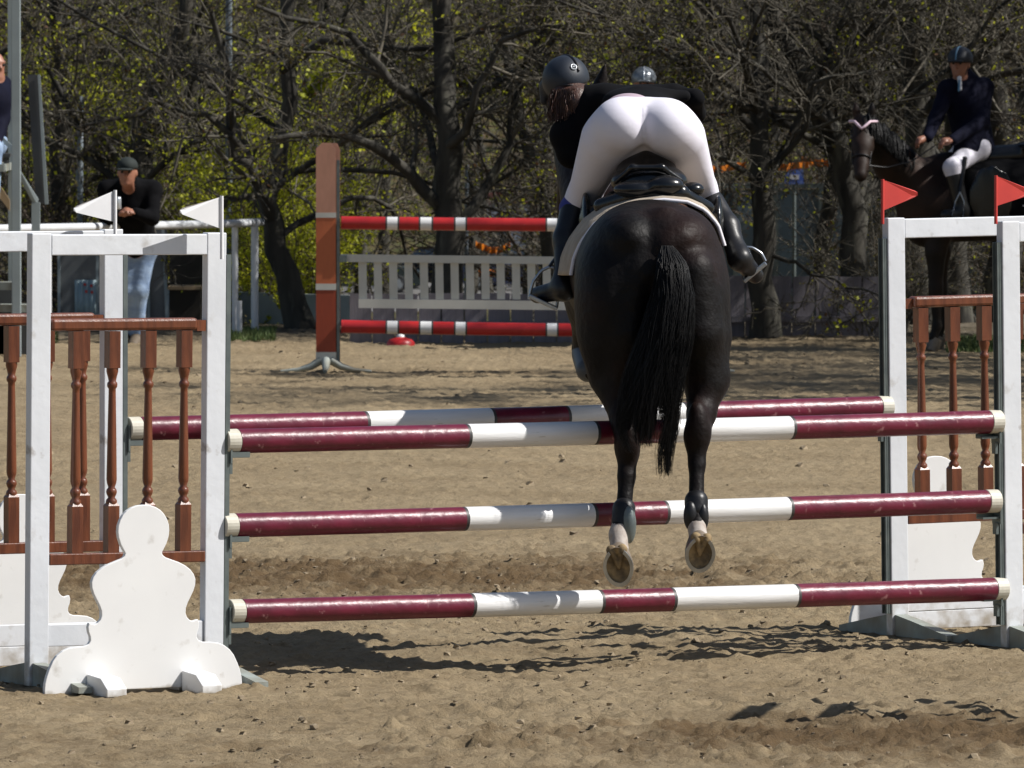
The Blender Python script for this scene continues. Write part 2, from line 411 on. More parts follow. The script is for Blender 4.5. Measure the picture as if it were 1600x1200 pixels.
def make_ground():
    xi = np.concatenate([np.arange(0, 3.2, .022), np.arange(3.2, 6.2, .05), 6.2 * 1.22 ** np.arange(0, 30)])
    xs = np.concatenate([-xi[:0:-1], xi])
    ys = np.concatenate([np.linspace(-60, 25, 18), np.arange(26, 31.6, .4), np.arange(31.6, 45, .024), np.arange(45, 84, .065),
                         np.arange(84, 130, 2.0), np.arange(130, 520, 10), np.linspace(530, 1500, 12)])
    X, Y = np.meshgrid(xs, ys, indexing='ij'); X = X.astype(np.float32); Y = Y.astype(np.float32)
    Z = macro(Y) * 1.0
    near = np.clip((84 - Y) / 3, 0, 1) * np.clip((Y - 26) / 4, 0, 1) * np.clip((12 - np.abs(X)) / 4, 0, 1)
    h = (fbm(X * 2.4 + 40, Y * 1.6 + 9, 4, 1) - .47) * .022
    h += (fbm(X * 8 + 90, Y * 7, 3, 11) - .44) * .018
    cl = fbm(X * 22 + 30, Y * 20, 3, 21); h += np.clip(cl - .45, 0, 1) * .07
    # churned hoof marks
    rg = np.random.default_rng(3)
    for k in range(520):
        cx = rg.uniform(-4.5, 4.5); cy = 32 + 48 * rg.random() ** 1.1
        if k < 150: cx = rg.normal(.3, 1.3); cy = rg.normal(36.5, 2.0)
        if cy < 32 or cy > 82: continue
        ix = np.searchsorted(xs, [cx - .25, cx + .25]); iy = np.searchsorted(ys, [cy - .25, cy + .25])
        s_ = (slice(ix[0], ix[1]), slice(iy[0], iy[1]))
        if X[s_].size == 0: continue
        d = np.sqrt((X[s_] - cx) ** 2 + (Y[s_] - cy) ** 2) / .085
        h[s_] += (-.026 * np.exp(-d ** 2) + .013 * np.exp(-((d - 1.35) / .4) ** 2)) * rg.uniform(.5, 1.1)
    h *= 1 + 1.0 * np.exp(-((Y - 43.5) / 2.4) ** 2) + .9 * np.exp(-((Y - 33.5) / 1.5) ** 2) * (X > -.5)
    Z = Z + h * near + (fbm(X * .35, Y * .3, 3, 5) - .45) * .06 * near
    far = np.clip((Y - 88) / 30, 0, 1)
    Z += (fbm(X * .06 + 3, Y * .06, 4, 8) - .45) * 1.2 * far * (1 - np.clip((Y - 262) / 8, 0, 1) * np.clip((345 - Y) / 8, 0, 1))
    damp = np.exp(-((Y - 43.5) / 2.4) ** 2) * .95 * np.clip(1 - (X - .2) / 3.5, .2, 1) + .55 * np.exp(-((Y - 33.8) / 1.1) ** 2) * np.clip((X + .2) / 1.4, 0, 1) + .25 * np.exp(-((Y - 38.2) / 1.2) ** 2) + .50 * np.clip((35.8 - Y) / 2.0, 0, 1)
    v = np.stack([X.ravel(), Y.ravel(), Z.ravel()], 1)
    nx, ny = X.shape
    I = (np.arange(nx - 1)[:, None] * ny + np.arange(ny - 1)[None, :]).ravel()
    q = np.stack([I, I + ny, I + ny + 1, I + 1], 1)
    me = np_mesh('ground', v, q, sand_material(), True)
    a = me.attributes.new('damp', 'FLOAT', 'POINT'); a.data.foreach_set('value', damp.ravel().astype(np.float32))
    tag(link('ground', me), kind='structure')
    return xs, ys, Z
GX, GY, GZ = make_ground()
def gz(x, y):
    i = min(max(np.searchsorted(GX, x), 1), len(GX) - 1); j = min(max(np.searchsorted(GY, y), 1), len(GY) - 1)
    return float(GZ[i, j])

# loose clods and pebbles
def clods():
    base = np.array([(1, 0, -.3), (0, 1, -.3), (-1, 0, -.3), (0, -1, -.3), (.5, .5, .5), (-.5, .6, .45), (-.55, -.5, .55), (.6, -.5, .4)], float)
    fq = np.array([(0, 1, 5, 4), (1, 2, 6, 5), (2, 3, 7, 6), (3, 0, 4, 7), (4, 5, 6, 7)])
    vs, qs = [], []; k = 0
    rg = np.random.default_rng(12)
    for i in range(4200):
        y = 32 + 13 * rg.random() if rg.random() < .75 else rg.uniform(45, 76)
        x = rg.uniform(-1, 1) * (2.6 if y < 45 else 4.8)
        if i % 3 == 0: x = x * .5 + rg.normal(0, .3); 
        r = .004 + .018 * rg.random() ** 6 * (1 if y < 45 else 1.6)
        a = rg.uniform(0, 6.28)
        v = (base * rg.uniform(.7, 1.2, (8, 3))) @ rotz(a).T * r + (x, y, gz(x, y) + r * .2)
        vs.append(v); qs.append(fq + k); k += 8
    m = mat('clod', (.29, .23, .15), .95, (.22, .17, .11), 3, 1, bump=.4)
    tag(link('clods', np_mesh('clods', np.vstack(vs), np.vstack(qs), m, False)), 'loose clods and pebbles of sandy earth lying on the arena', 'clods', kind='stuff')
clods()

# ================================================================== trees
def tubes(paths, rad, sides):
    B, n, _ = paths.shape
    tan = np.gradient(paths, axis=1); tan /= np.linalg.norm(tan, axis=2, keepdims=True) + 1e-9
    ref = np.tile(np.array((.31, .17, .93)), (B, 1, 1))
    a = np.cross(tan, ref); a /= np.linalg.norm(a, axis=2, keepdims=True) + 1e-9
    b = np.cross(a, tan)
    th = np.arange(sides) / sides * 2 * math.pi
    v = paths[:, :, None, :] + rad[:, :, None, None] * (np.cos(th)[None, None, :, None] * a[:, :, None, :] + np.sin(th)[None, None, :, None] * b[:, :, None, :])
    I = np.arange(B * n * sides).reshape(B, n, sides)
    J = np.roll(I, -1, 2)
    q = np.stack([I[:, :-1], J[:, :-1], J[:, 1:], I[:, 1:]], -1).reshape(-1, 4)
    return v.reshape(-1, 3), q

def kids(rg, P, Rd, m, ratio, ang, n, wob, up, tmin=.2, rr=.55, zmin=None, absl=None):
    B, k, _ = P.shape
    L = np.linalg.norm(np.diff(P, axis=1), axis=2).sum(1)
    idx = np.repeat(np.arange(B), m); t = rg.uniform(tmin, 1, B * m)
    f = t * (k - 1); i = np.minimum(f.astype(int), k - 2); fr = (f - i)[:, None]
    st = P[idx, i] * (1 - fr) + P[idx, i + 1] * fr
    r0 = Rd[idx, i] * (1 - fr[:, 0]) + Rd[idx, i + 1] * fr[:, 0]
    pd = P[idx, i + 1] - P[idx, i]; pd /= np.linalg.norm(pd, axis=1, keepdims=True) + 1e-9
    rv = rg.normal(size=pd.shape); rv -= (rv * pd).sum(1, keepdims=True) * pd; rv /= np.linalg.norm(rv, axis=1, keepdims=True) + 1e-9
    A = np.radians(rg.uniform(ang[0], ang[1], len(idx)))[:, None]
    d = pd * np.cos(A) + rv * np.sin(A) + np.array((0, 0, up)); d /= np.linalg.norm(d, axis=1, keepdims=True)
    ln = (absl if absl else L[idx] * ratio) * rg.uniform(.55, 1.25, len(idx)) * (1.15 - .5 * t)
    w = np.cumsum(rg.normal(size=(len(idx), n - 1, 3)) * wob, axis=1)
    dd = d[:, None, :] + w; dd[:, :, 2] += up * .4 * np.arange(n - 1)[None, :] / n
    dd /= np.linalg.norm(dd, axis=2, keepdims=True)
    pts = np.concatenate([st[:, None, :], st[:, None, :] + np.cumsum(dd * (ln / (n - 1))[:, None, None], axis=1)], 1)
    rad = (r0 * rr)[:, None] * np.linspace(1, .35, n)[None, :]
    return pts, rad

def resample(pts, n):
    pts = np.asarray(pts, float); t = np.linspace(0, len(pts) - 1, len(pts)); s = np.linspace(0, len(pts) - 1, n)
    return np.stack([np.interp(s, t, pts[:, i]) for i in range(3)], 1)

def tree_meshes(seed, trunk, r0, limbs=(), n1=13, l1=3.2, n2=7, n3=7, n4=6, up=.10, tmin=.18, leafn=2500, leafs=.020, tw='twig', minr=.0035, leafmix=(.5, .4, .1), rtop=.35, z0=None, zcut=None):
    rg = np.random.default_rng(seed)
    T = resample(trunk, 14)[None]; T[0, 1:] += rg.normal(size=(13, 3)) * r0 * .15
    ft = np.linspace(1, rtop, 14); ft[0] *= 1.25; ft[1] *= 1.07
    TR = (r0 * ft)[None]
    big = [(T, TR)]
    L1, R1 = kids(rg, T, TR, n1, 0, (45, 80), 9, .16, up, tmin, .34, absl=l1)
    for lp, lr in limbs:
        q = resample(lp, 9); q[1:-1] += rg.normal(size=(7, 3)) * .03
        L1 = np.concatenate([L1, q[None]]); R1 = np.concatenate([R1, (lr * np.linspace(1, .35, 9))[None]])
    big.append((L1, R1))
    L2, R2 = kids(rg, L1, R1, n2, .5, (30, 75), 6, .22, up * .5, .15, .55)
    L3, R3 = kids(rg, L2, R2, n3, .55, (25, 70), 5, .26, .02, .1, .6)
    L4, R4 = kids(rg, L3, R3, n4, .6, (25, 75), 4, .3, .0, .05, .65)
    mv = [tubes(T, TR, 12), tubes(L1, R1, 7)]
    tv = [tubes(L2, np.maximum(R2, minr * 1.7), 4), tubes(L3, np.maximum(R3, minr * 1.2), 3), tubes(L4, np.maximum(R4, minr), 3)]
    def join(lst):
        v, q, k = [], [], 0
        for a, b in lst: v.append(a); q.append(b + k); k += len(a)
        return np.vstack(v), np.vstack(q)
    v, q = join(mv); tm = np_mesh('trunk', v, q, M['bark'])
    v, q = join(tv); cm = np_mesh('crown', v, q, M[tw])
    # leaves: random small quads along twigs
    ends = np.concatenate([L4.reshape(-1, 3), L3[:, 2:].reshape(-1, 3)])
    clump = fbm(ends[:, 0] * 1.1 + seed, ends[:, 2] * 1.1 + ends[:, 1], 3, seed)
    ends = ends[clump > np.quantile(clump, .55)]
    c = ends[rg.integers(0, len(ends), leafn)] + rg.normal(size=(leafn, 3)) * .03
    a = rg.normal(size=(leafn, 3)); a /= np.linalg.norm(a, axis=1, keepdims=True)
    b = np.cross(a, rg.normal(size=(leafn, 3))); b /= np.linalg.norm(b, axis=1, keepdims=True)
    s = (leafs * rg.uniform(.5, 1.5, leafn))[:, None]
    if zcut: k_ = c[:, 2] > zcut; c, a, b, s = c[k_], a[k_], b[k_], s[k_]; leafn = len(c)
    lv = np.stack([c - a * s, c + b * s * .6, c + a * s, c - b * s * .6], 1).reshape(-1, 3)
    lq = np.arange(leafn * 4).reshape(-1, 4)
    lm = np_mesh('leaves', lv, lq, [M['leaf'], M['leaf_dull'], M['leaf_brown']], False, rg.choice(3, leafn, p=leafmix))
    return tm, cm, lm

def place_tree(name, meshes, loc, rz, s, label, group):
    r = empty(name, loc, label, 'tree', group, rz); r.scale = (s, s, s)
    link('trunk', meshes[0], r)
    tag(link('crown', meshes[1], r), kind='stuff'); tag(link('leaves', meshes[2], r), kind='stuff')
    return r

def rel(pts, D0):      # list of (px,py,dD) -> coordinates relative to the first one
    P = np.array([at(a, b, D0 + c) for a, b, c in pts]); return P - P[0] * np.array((1, 1, 0)) - np.array((0, 0, P[0][2])), P[0]

def hero(seed, D, pts, r0, limbs, label, **kw):
    T, base = rel(pts, D)
    lm = []
    for lp, lr in limbs:
        Q = np.array([at(a, b, D + c) for a, b, c in lp]) - base; lm.append((Q, lr))
    base[2] = gz(base[0], base[1]) - .03
    ms = tree_meshes(seed, T, r0, lm, **kw)
    return place_tree('tree', ms, base, 0, 1, label, None)

LY = (.75, .2, .05); LO = (.4, .5, .1)
hero(21, 80.6, [(472, 520, 0), (448, 440, 0), (430, 380, 0), (420, 320, 0), (436, 250, .2), (455, 150, .3), (440, 40, .5), (470, -300, .8), (480, -700, 1)], .125,
     [([(425, 350, 0), (400, 290, -.2), (370, 240, -.3), (355, 130, -.4), (330, 20, -.5)], .07), ([(430, 300, 0), (330, 185, -.5), (240, 165, -.8), (120, 200, -1)], .04),
      ([(440, 110, .1), (520, 60, -.2), (640, 90, -.5), (780, 40, -.8)], .05)],
     'grey tree with a curved leaning trunk just right of the white pipe railing', leafn=3500, leafmix=LO, l1=3.0, tmin=.25, n1=9)
hero(22, 79.6, [(704, 536, 0), (702, 440, 0), (700, 330, 0), (695, 200, 0), (702, 100, .2), (690, 0, .3), (700, -400, .5), (690, -800, .8)], .155,
     [([(690, 335, 0), (640, 280, -.2), (580, 235, -.5), (500, 218, -.8), (420, 228, -1.2)], .065), ([(700, 240, 0), (740, 200, -.3), (760, 90, -.4), (860, 50, -.6)], .05),
      ([(720, 360, 0), (790, 250, .3), (810, 130, .5), (880, 10, .6)], .05), ([(695, 205, 0), (600, 120, -.2), (540, 60, -.2), (400, 20, -.4)], .055)],
     'dark tree standing straight behind the red and white poles and picket gate', leafn=2500, leafmix=LO, tmin=.3)
hero(23, 78.7, [(1196, 538, 0), (1194, 450, 0), (1192, 370, 0), (1190, 300, 0), (1186, 200, 0), (1190, 100, .2), (1180, 0, .3), (1190, -400, .5), (1200, -800, .8)], .125,
     [([(1185, 215, 0), (1120, 150, -.3), (1080, 100, -.5), (990, 80, -.8)], .05), ([(1192, 300, 0), (1260, 180, .1), (1300, 60, .2), (1360, -60, .4)], .045),
      ([(1196, 400, 0), (1270, 430, -.3), (1330, 455, -.5), (1400, 470, -.6)], .022), ([(1185, 180, 0), (1130, 165, -.3), (1060, 90, -.5)], .035)],
     'straight slim tree in front of the blue grey fence panels right of the jumping horse', leafn=2500, leafmix=LO, tmin=.3)
hero(24, 79.3, [(1338, 534, 0), (1332, 420, 0), (1335, 330, 0), (1315, 250, 0), (1290, 190, 0), (1260, 130, .2), (1225, 60, .3), (1180, -60, .5), (1100, -300, .8)], .135,
     [([(1340, 350, 0), (1390, 250, .2), (1340, 140, .1), (1270, 60, -.1), (1210, 10, -.2)], .06), ([(1335, 380, 0), (1350, 200, .4), (1380, 60, .8), (1385, -200, 1)], .07)],
     'forked tree leaning left directly behind the head of the standing dark horse', leafn=4000, leafmix=LO, tmin=.3)
hero(25, 82.5, [(1440, 525, 0), (1436, 350, 0), (1430, 200, 0), (1425, 80, 0), (1440, -100, 0), (1430, -600, .3)], .17, [],
     'thick dark trunk between the standing horse and its rider', leafn=4000, leafmix=LO, tmin=.35)
hero(26, 84, [(1572, 520, 0), (1566, 350, 0), (1560, 200, 0), (1548, 60, 0), (1560, -100, 0), (1580, -600, .3)], .17, [],
     'thick dark tree behind the seated rider near the right edge', leafn=4000, leafmix=LO, tmin=.35)
hero(27, 84.5, [(222, 505, 0), (225, 400, 0), (232, 300, 0), (225, 190, 0), (240, 100, 0), (290, 0, 0), (320, -200, .3), (300, -600, .4)], .14,
     [([(228, 300, 0), (190, 230, .2), (120, 160, .2), (60, 60, .2)], .06), ([(225, 180, 0), (290, 120, -.3), (350, 40, -.4)], .06)],
     'dark tree directly behind the man in the black sweater', leafn=4000, leafmix=LO, tmin=.3)
hero(28, 86, [(95, 500, 0), (100, 380, 0), (92, 250, 0), (100, 120, 0), (85, 0, 0), (90, -400, 0)], .13, [],
     'dark tree behind the railing near the grey tower post', leafn=4000, leafmix=LO, tmin=.3)
hero(29, 83.5, [(858, 520, 0), (860, 420, 0), (850, 330, 0), (830, 240, 0), (800, 170, 0), (790, 60, .2), (760, -200, .3), (750, -600, .4)], .085, [],
     'slender leaning tree just left of the jumping rider', leafn=600, leafmix=LO, tmin=.3)
hero(30, 85, [(1290, 510, 0), (1285, 380, 0), (1300, 260, 0), (1340, 120, 0), (1385, 0, 0), (1390, -400, 0)], .10, [],
     'thin crooked tree behind the blue grey fence panels', leafn=1200, leafmix=LO, tmin=.3)
hero(31, 83, [(1500, 522, 0), (1496, 380, 0), (1492, 250, 0), (1496, 120, 0), (1490, 0, 0), (1500, -500, 0)], .11, [],
     'upright tree just behind the seated rider in the navy jacket', leafn=1500, leafmix=LY, tmin=.3)

# generic trees shared by many copies
def gen(seed, h, r, **kw):
    rg = np.random.default_rng(seed)
    T = np.array([(rg.normal() * .12 * k / 6 * 2, rg.normal() * .12 * k / 6 * 2, h * k / 6) for k in range(7)]); T[0] = 0
    return tree_meshes(seed, T, r, **kw)
G = [gen(41, 8, .13, n1=16, l1=3.0, tmin=.12, leafn=12000, leafmix=(.45, .45, .10), n4=6),
     gen(42, 7, .11, n1=15, l1=2.8, tmin=.10, leafn=9000, leafmix=(.2, .45, .35), tw='twig_brown', n4=6),
     gen(43, 9, .15, n1=17, l1=3.3, tmin=.15, leafn=18000, leafmix=(.7, .27, .03), n4=5),
     gen(44, 8, .12, n1=16, l1=2.8, tmin=.12, leafn=3500, leafmix=(.05, .35, .6), tw='twig_brown', n4=7)]
GY_ = [gen(51, 6.5, .07, n1=16, l1=1.7, tmin=.36, leafn=16000, leafmix=(.85, .13, .02), leafs=.027, n4=5, zcut=1.35), gen(52, 7, .07, n1=16, l1=1.8, tmin=.36, leafn=14000, leafmix=(.8, .18, .02), leafs=.022, n4=5, zcut=1.35)]
GH = [gen(55, 8, .11, n1=15, l1=2.6, tmin=.42, leafn=5000, leafmix=(.3, .6, .1), n4=6, zcut=2.2), gen(56, 8, .11, n1=15, l1=2.6, tmin=.45, leafn=4000, leafmix=(.15, .5, .35), tw='twig_brown', n4=6, zcut=2.2)]
TH = 'bare twiggy trees of the wood behind the arena'
kindlab = ['bare grey tree with olive buds standing in the wood behind the arena', 'bare brown twiggy tree standing in the wood behind the arena',
           'tree with yellow green young leaves standing in the wood behind the arena', 'reddish brown bare tree standing in the wood behind the arena']
rg = np.random.default_rng(77)
cnt = 0
def scatter(n, d0, d1, s0, s1, wpad, kinds, avoid=True):
    global cnt
    for i in range(n):
        D = d0 + (d1 - d0) * (i + rg.random()) / n
        hw = 800 / F * D + wpad
        x = -hw + 2 * hw * ((i * .618034 + rg.random() * .15) % 1)
        px = x / D * F + 800
        k = int(rg.choice(kinds)); ms = G[k]
        if avoid and 300 < px < 980:
            if rg.random() < .35: continue
            k = min(k, 1); ms = GH[k]
        elif avoid and 980 <= px < 1450 and D < 100: k = min(k, 1); ms = GH[k]
        place_tree('tree', ms, (x, D, float(macro(D)) - .1), rg.uniform(0, 6.28), rg.uniform(s0, s1), kindlab[k], TH)
scatter(16, 86, 104, .75, 1.0, 2, [0, 1, 1, 3, 2])
scatter(26, 104, 170, .9, 1.3, 3, [0, 1, 2, 3])
scatter(26, 170, 262, 1.0, 1.5, 4, [0, 1, 3, 2])
for i in range(46):      # the wood goes on to both sides of the view
    D = 84 + 110 * rg.random(); side = -1 if i % 2 else 1; hw = 800 / F * D
    x = side * (hw + (2.5 if side < 0 else 17) + 30 * rg.random()); k = int(rg.choice([0, 1, 2, 3]))
    place_tree('tree', G[k], (x, D, float(macro(D)) - .1), rg.uniform(0, 6.28), rg.uniform(.8, 1.3), kindlab[k], TH)
for i in range(60):
    D = 340 + 170 * rg.random(); side = -1 if i % 2 else 1; x = side * (800 / F * D + 8 + 90 * rg.random()); k = int(rg.choice([0, 1, 2, 3]))
    place_tree('tree', G[k], (x, D, float(macro(D)) - .1), rg.uniform(0, 6.28), rg.uniform(1.4, 2.3), kindlab[k], TH)
scatter(44, 338, 430, 1.2, 1.8, 8, [0, 1, 2, 3], False)
scatter(40, 430, 540, 1.6, 2.4, 10, [0, 1, 3], False)

# young leaf trees standing behind the car park fence line whose leaves hang over the left of the picket gate
for i, (px, D, s_) in enumerate([(520, 92, .9), (470, 99, 1.0), (560, 96, 1.0), (600, 101, 1.05), (490, 94, .9)]):
    place_tree('tree', GY_[i % 2], ((px - 800) / F * D, D, float(macro(D)) - .1), i * 2.1, s_, 'slender tree full of bright yellow green young leaves near the orange pillar', 'young leaf trees behind the orange pillar')

# low bushes (stems from the ground)
def bush(seed, h, nst, leafn, mix, tw, leafs=.03):
    rg = np.random.default_rng(seed)
    base = np.concatenate([rg.normal(size=(nst, 2)) * .12, np.zeros((nst, 1))], 1)
    d = np.concatenate([rg.normal(size=(nst, 2)) * .5, np.ones((nst, 1))], 1); d /= np.linalg.norm(d, axis=1, keepdims=True)
    w = np.cumsum(rg.normal(size=(nst, 6, 3)) * .12, axis=1); dd = d[:, None] + w; dd /= np.linalg.norm(dd, axis=2, keepdims=True)
    P = np.concatenate([base[:, None], base[:, None] + np.cumsum(dd * (h / 6 * rg.uniform(.6, 1.2, nst))[:, None, None], 1)], 1)
    Rd = np.full((nst, 1), .014) * np.linspace(1, .4, 7)[None]
    L2, R2 = kids(rg, P, Rd, 7, .45, (25, 65), 5, .25, .1, .15, .6)
    L3, R3 = kids(rg, L2, R2, 6, .55, (25, 65), 4, .3, .05, .1, .7)
    vs, qs, k = [], [], 0
    for a, b in (tubes(P, Rd, 5), tubes(L2, np.maximum(R2, .005), 3), tubes(L3, np.maximum(R3, .0035), 3)): vs.append(a); qs.append(b + k); k += len(a)
    sm = np_mesh('stems', np.vstack(vs), np.vstack(qs), M[tw])
    ends = np.concatenate([L3.reshape(-1, 3), L2.reshape(-1, 3)])
    c = ends[rg.integers(0, len(ends), leafn)] + rg.normal(size=(leafn, 3)) * .035
    a = rg.normal(size=(leafn, 3)); a /= np.linalg.norm(a, axis=1, keepdims=True)
    b = np.cross(a, rg.normal(size=(leafn, 3))); b /= np.linalg.norm(b, axis=1, keepdims=True)
    s = (leafs * rg.uniform(.5, 1.4, leafn))[:, None]
    lv = np.stack([c - a * s, c + b * s * .7, c + a * s, c - b * s * .7], 1).reshape(-1, 3)
    lm = np_mesh('leaves', lv, np.arange(leafn * 4).reshape(-1, 4), [M['leaf'], M['leaf_dull'], M['leaf_brown']], False, rg.choice(3, leafn, p=mix))
    return sm, lm
BU = [bush(61, 2.6, 12, 9000, (.85, .13, .02), 'twig', .027), bush(62, 2.0, 12, 900, (.2, .6, .2), 'twig_brown', .018), bush(63, 2.6, 14, 700, (.1, .6, .3), 'twig', .018)]
def put_bush(k, px, D, s, label, group=None):
    x = (px - 800) / F * D
    r = empty('bush', (x, D, float(macro(D)) - .05), label, 'bush', group, rg.uniform(0, 6)); r.scale = (s, s, s)
    tag(link('stems', BU[k][0], r), kind='stuff'); tag(link('leaves', BU[k][1], r), kind='stuff')
YB = 'leafing yellow green bushes behind the low fence'
for i, (px, D, s) in enumerate([(430, 82.6, .62), (458, 83.4, .6), (448, 86, .8), (385, 90, 1.0), (330, 95, 1.1), (285, 92, 1.1)]):
    put_bush(0, px, D, s, 'bright yellow green leafing bush behind the low fence', YB)
TB = 'bare twiggy bushes along the back of the arena'
for i in range(44):
    D = 82.5 + 24 * rg.random(); px = rg.uniform(-60, 1680)
    if 455 < px < 915 or (1040 < px < 1420 and D < 97): continue
    put_bush(int(rg.integers(1, 3)), px, D, rg.uniform(.7, 1.25), 'bare twiggy bush in the undergrowth behind the arena', TB)
for px, D in ((1400, 80), (1395, 79.6), (1360, 81)):
    put_bush(2, px, D, .55, 'low sprouting twigs at the foot of the trees by the fence', 'sprouts at the tree feet')

# trees to the right of the view whose shadows fall across the far end of the arena
for i, (x, D, s) in enumerate([(7.2, 75.5, .85), (8.6, 71.0, .9), (7.6, 67.5, .8), (10.5, 74.0, 1.0), (11.5, 69.5, 1.0), (6.6, 78.5, .85), (12.5, 66.0, .9), (5.9, 76.6, .8), (6.9, 72.8, .8), (9.6, 77.5, 1.0), (8.2, 65.0, .85), (10.8, 71.8, 1.1), (13.5, 74.5, 1.1), (9.4, 68.8, 1.0)]):
    place_tree('tree', G[[0, 1, 3][i % 3]], (x, D, 0), i * 1.3, s * (1.6 if D < 69 and x > 8 else .95), 'bare tree beside the arena right of the view', 'bare trees along the right side of the arena')

# grass tufts
def grass(name, px0, px1, D0, D1, n, label):
    rg = np.random.default_rng(n)
    x = rg.uniform(px0, px1, n); D = rg.uniform(D0, D1, n); X = (x - 800) / F * D
    Z = np.array([gz(a, b) for a, b in zip(X, D)]); h = rg.uniform(.02, .065, n)
    c = np.stack([X, D, Z], 1); a = rg.uniform(0, 6.28, n); d = np.stack([np.cos(a), np.sin(a), a * 0], 1)
    lean = rg.normal(size=(n, 3)) * .02; lean[:, 2] = 0
    v = np.stack([c - d * .006, c + d * .006, c + lean + np.stack([h * 0, h * 0, h], 1)], 1).reshape(-1, 3)
    tag(link(name, np_mesh(name, v, np.arange(3 * n).reshape(-1, 3), M['grass'], False)), label, 'grass', kind='stuff')
grass('grass', 350, 430, 77.6, 80.5, 2500, 'small green grass patch below the end of the white railing')
grass('grass', 1480, 1600, 75, 78.5, 3500, 'green grass strip behind the right jump wing')
grass('grass', -20, 90, 77, 80, 1200, 'sparse grass at the foot of the grey stand')
# ================================================================== jump standards
UX, UY = math.cos(JT), math.sin(JT)
U3 = np.array((UX, UY, 0)); N3 = np.array((-UY, UX, 0))
FL = np.array((-1.188, 36.7, 0)); PL = 3.76                 # left end of the front poles, pole length
SP = .91
RL = FL + N3 * SP
def s_at(px, O):                                            # distance along the pole line whose picture column is px
    k = (px - 800) / F
    return (k * O[1] - O[0]) / (UX - k * UY)

cache = {}
def shared(key, fn):
    if key not in cache: cache[key] = fn()
    return cache[key]
def part(key, fn, parent, name=None, bevel=0.0, label=None, M4=None):
    o = link(name or key, shared(key, fn), parent)
    if bevel:
        b = o.modifiers.new('bevel', 'BEVEL'); b.width = bevel; b.segments = 2; b.limit_method = 'ANGLE'
    if M4 is not None: o.matrix_local = M4
    if label: o['label'] = label
    return o

def lathe(prof, n=12):
    mb = MB(); vs = []
    th = np.arange(n) / n * 2 * math.pi
    for r, z in prof: vs.append(np.stack([np.cos(th) * r, np.sin(th) * r, np.full(n, z)], 1))
    f = [(i * n + j, i * n + (j + 1) % n, (i + 1) * n + (j + 1) % n, (i + 1) * n + j) for i in range(len(prof) - 1) for j in range(n)]
    mb.add(np.vstack(vs), f, 0, True)
    return mb

ZT, ZB = 1.450, .541
def baluster_mesh():
    H = ZT - ZB
    mb = lathe([(.020, .19), (.0235, .205), (.0225, .215), (.014, .226), (.0205, .240), (.0225, .249), (.0205, .258), (.0135, .268), (.0195, .285), (.0215, .30), (.0195, .42), (.0170, .56), (.0150, .655),
                (.0150, .672), (.0205, .680), (.0215, .688), (.0205, .696), (.0150, .703), (.019, .722), (.0245, .742), (.0245, .76)], 14)
    mb.box((0, 0, .096), (.05, .05, .192)); mb.box((0, 0, (.757 + H) / 2), (.05, .05, H - .757))
    mb.add([(-.025, -.025, .192), (.025, -.025, .192), (.025, .025, .192), (-.025, .025, .192), (-.016, -.016, .206), (.016, -.016, .206), (.016, .016, .206), (-.016, .016, .206)],
           [(0, 1, 5, 4), (1, 2, 6, 5), (2, 3, 7, 6), (3, 0, 4, 7)])
    return mb.mesh('baluster', M['brown_wood'])
PW, PT = .088, .05       # post width and thickness
WW = .80                 # centre to centre
def track_mesh():
    mb = MB().box((-PW / 2 - .006, .004, .93), (.012, .044, 1.66)); mb.box((-PW / 2 - .015, .022, .93), (.014, .005, 1.66)); mb.box((-PW / 2 - .015, -.014, .93), (.014, .005, 1.66))
    return mb.mesh('cup_track', M['track'])
def foot_mesh(L=.46, h=.075):
    mb = MB()
    for s in (-1, 1):
        o = [(-.03, s * .027, 0), (-.03, s * L, 0), (-.03, s * L, .025), (-.03, s * .16, h), (-.03, s * .027, h + .02)]
        mb.prism(o, (.06, 0, 0))
    return mb.mesh('foot', M['foot_wood'])
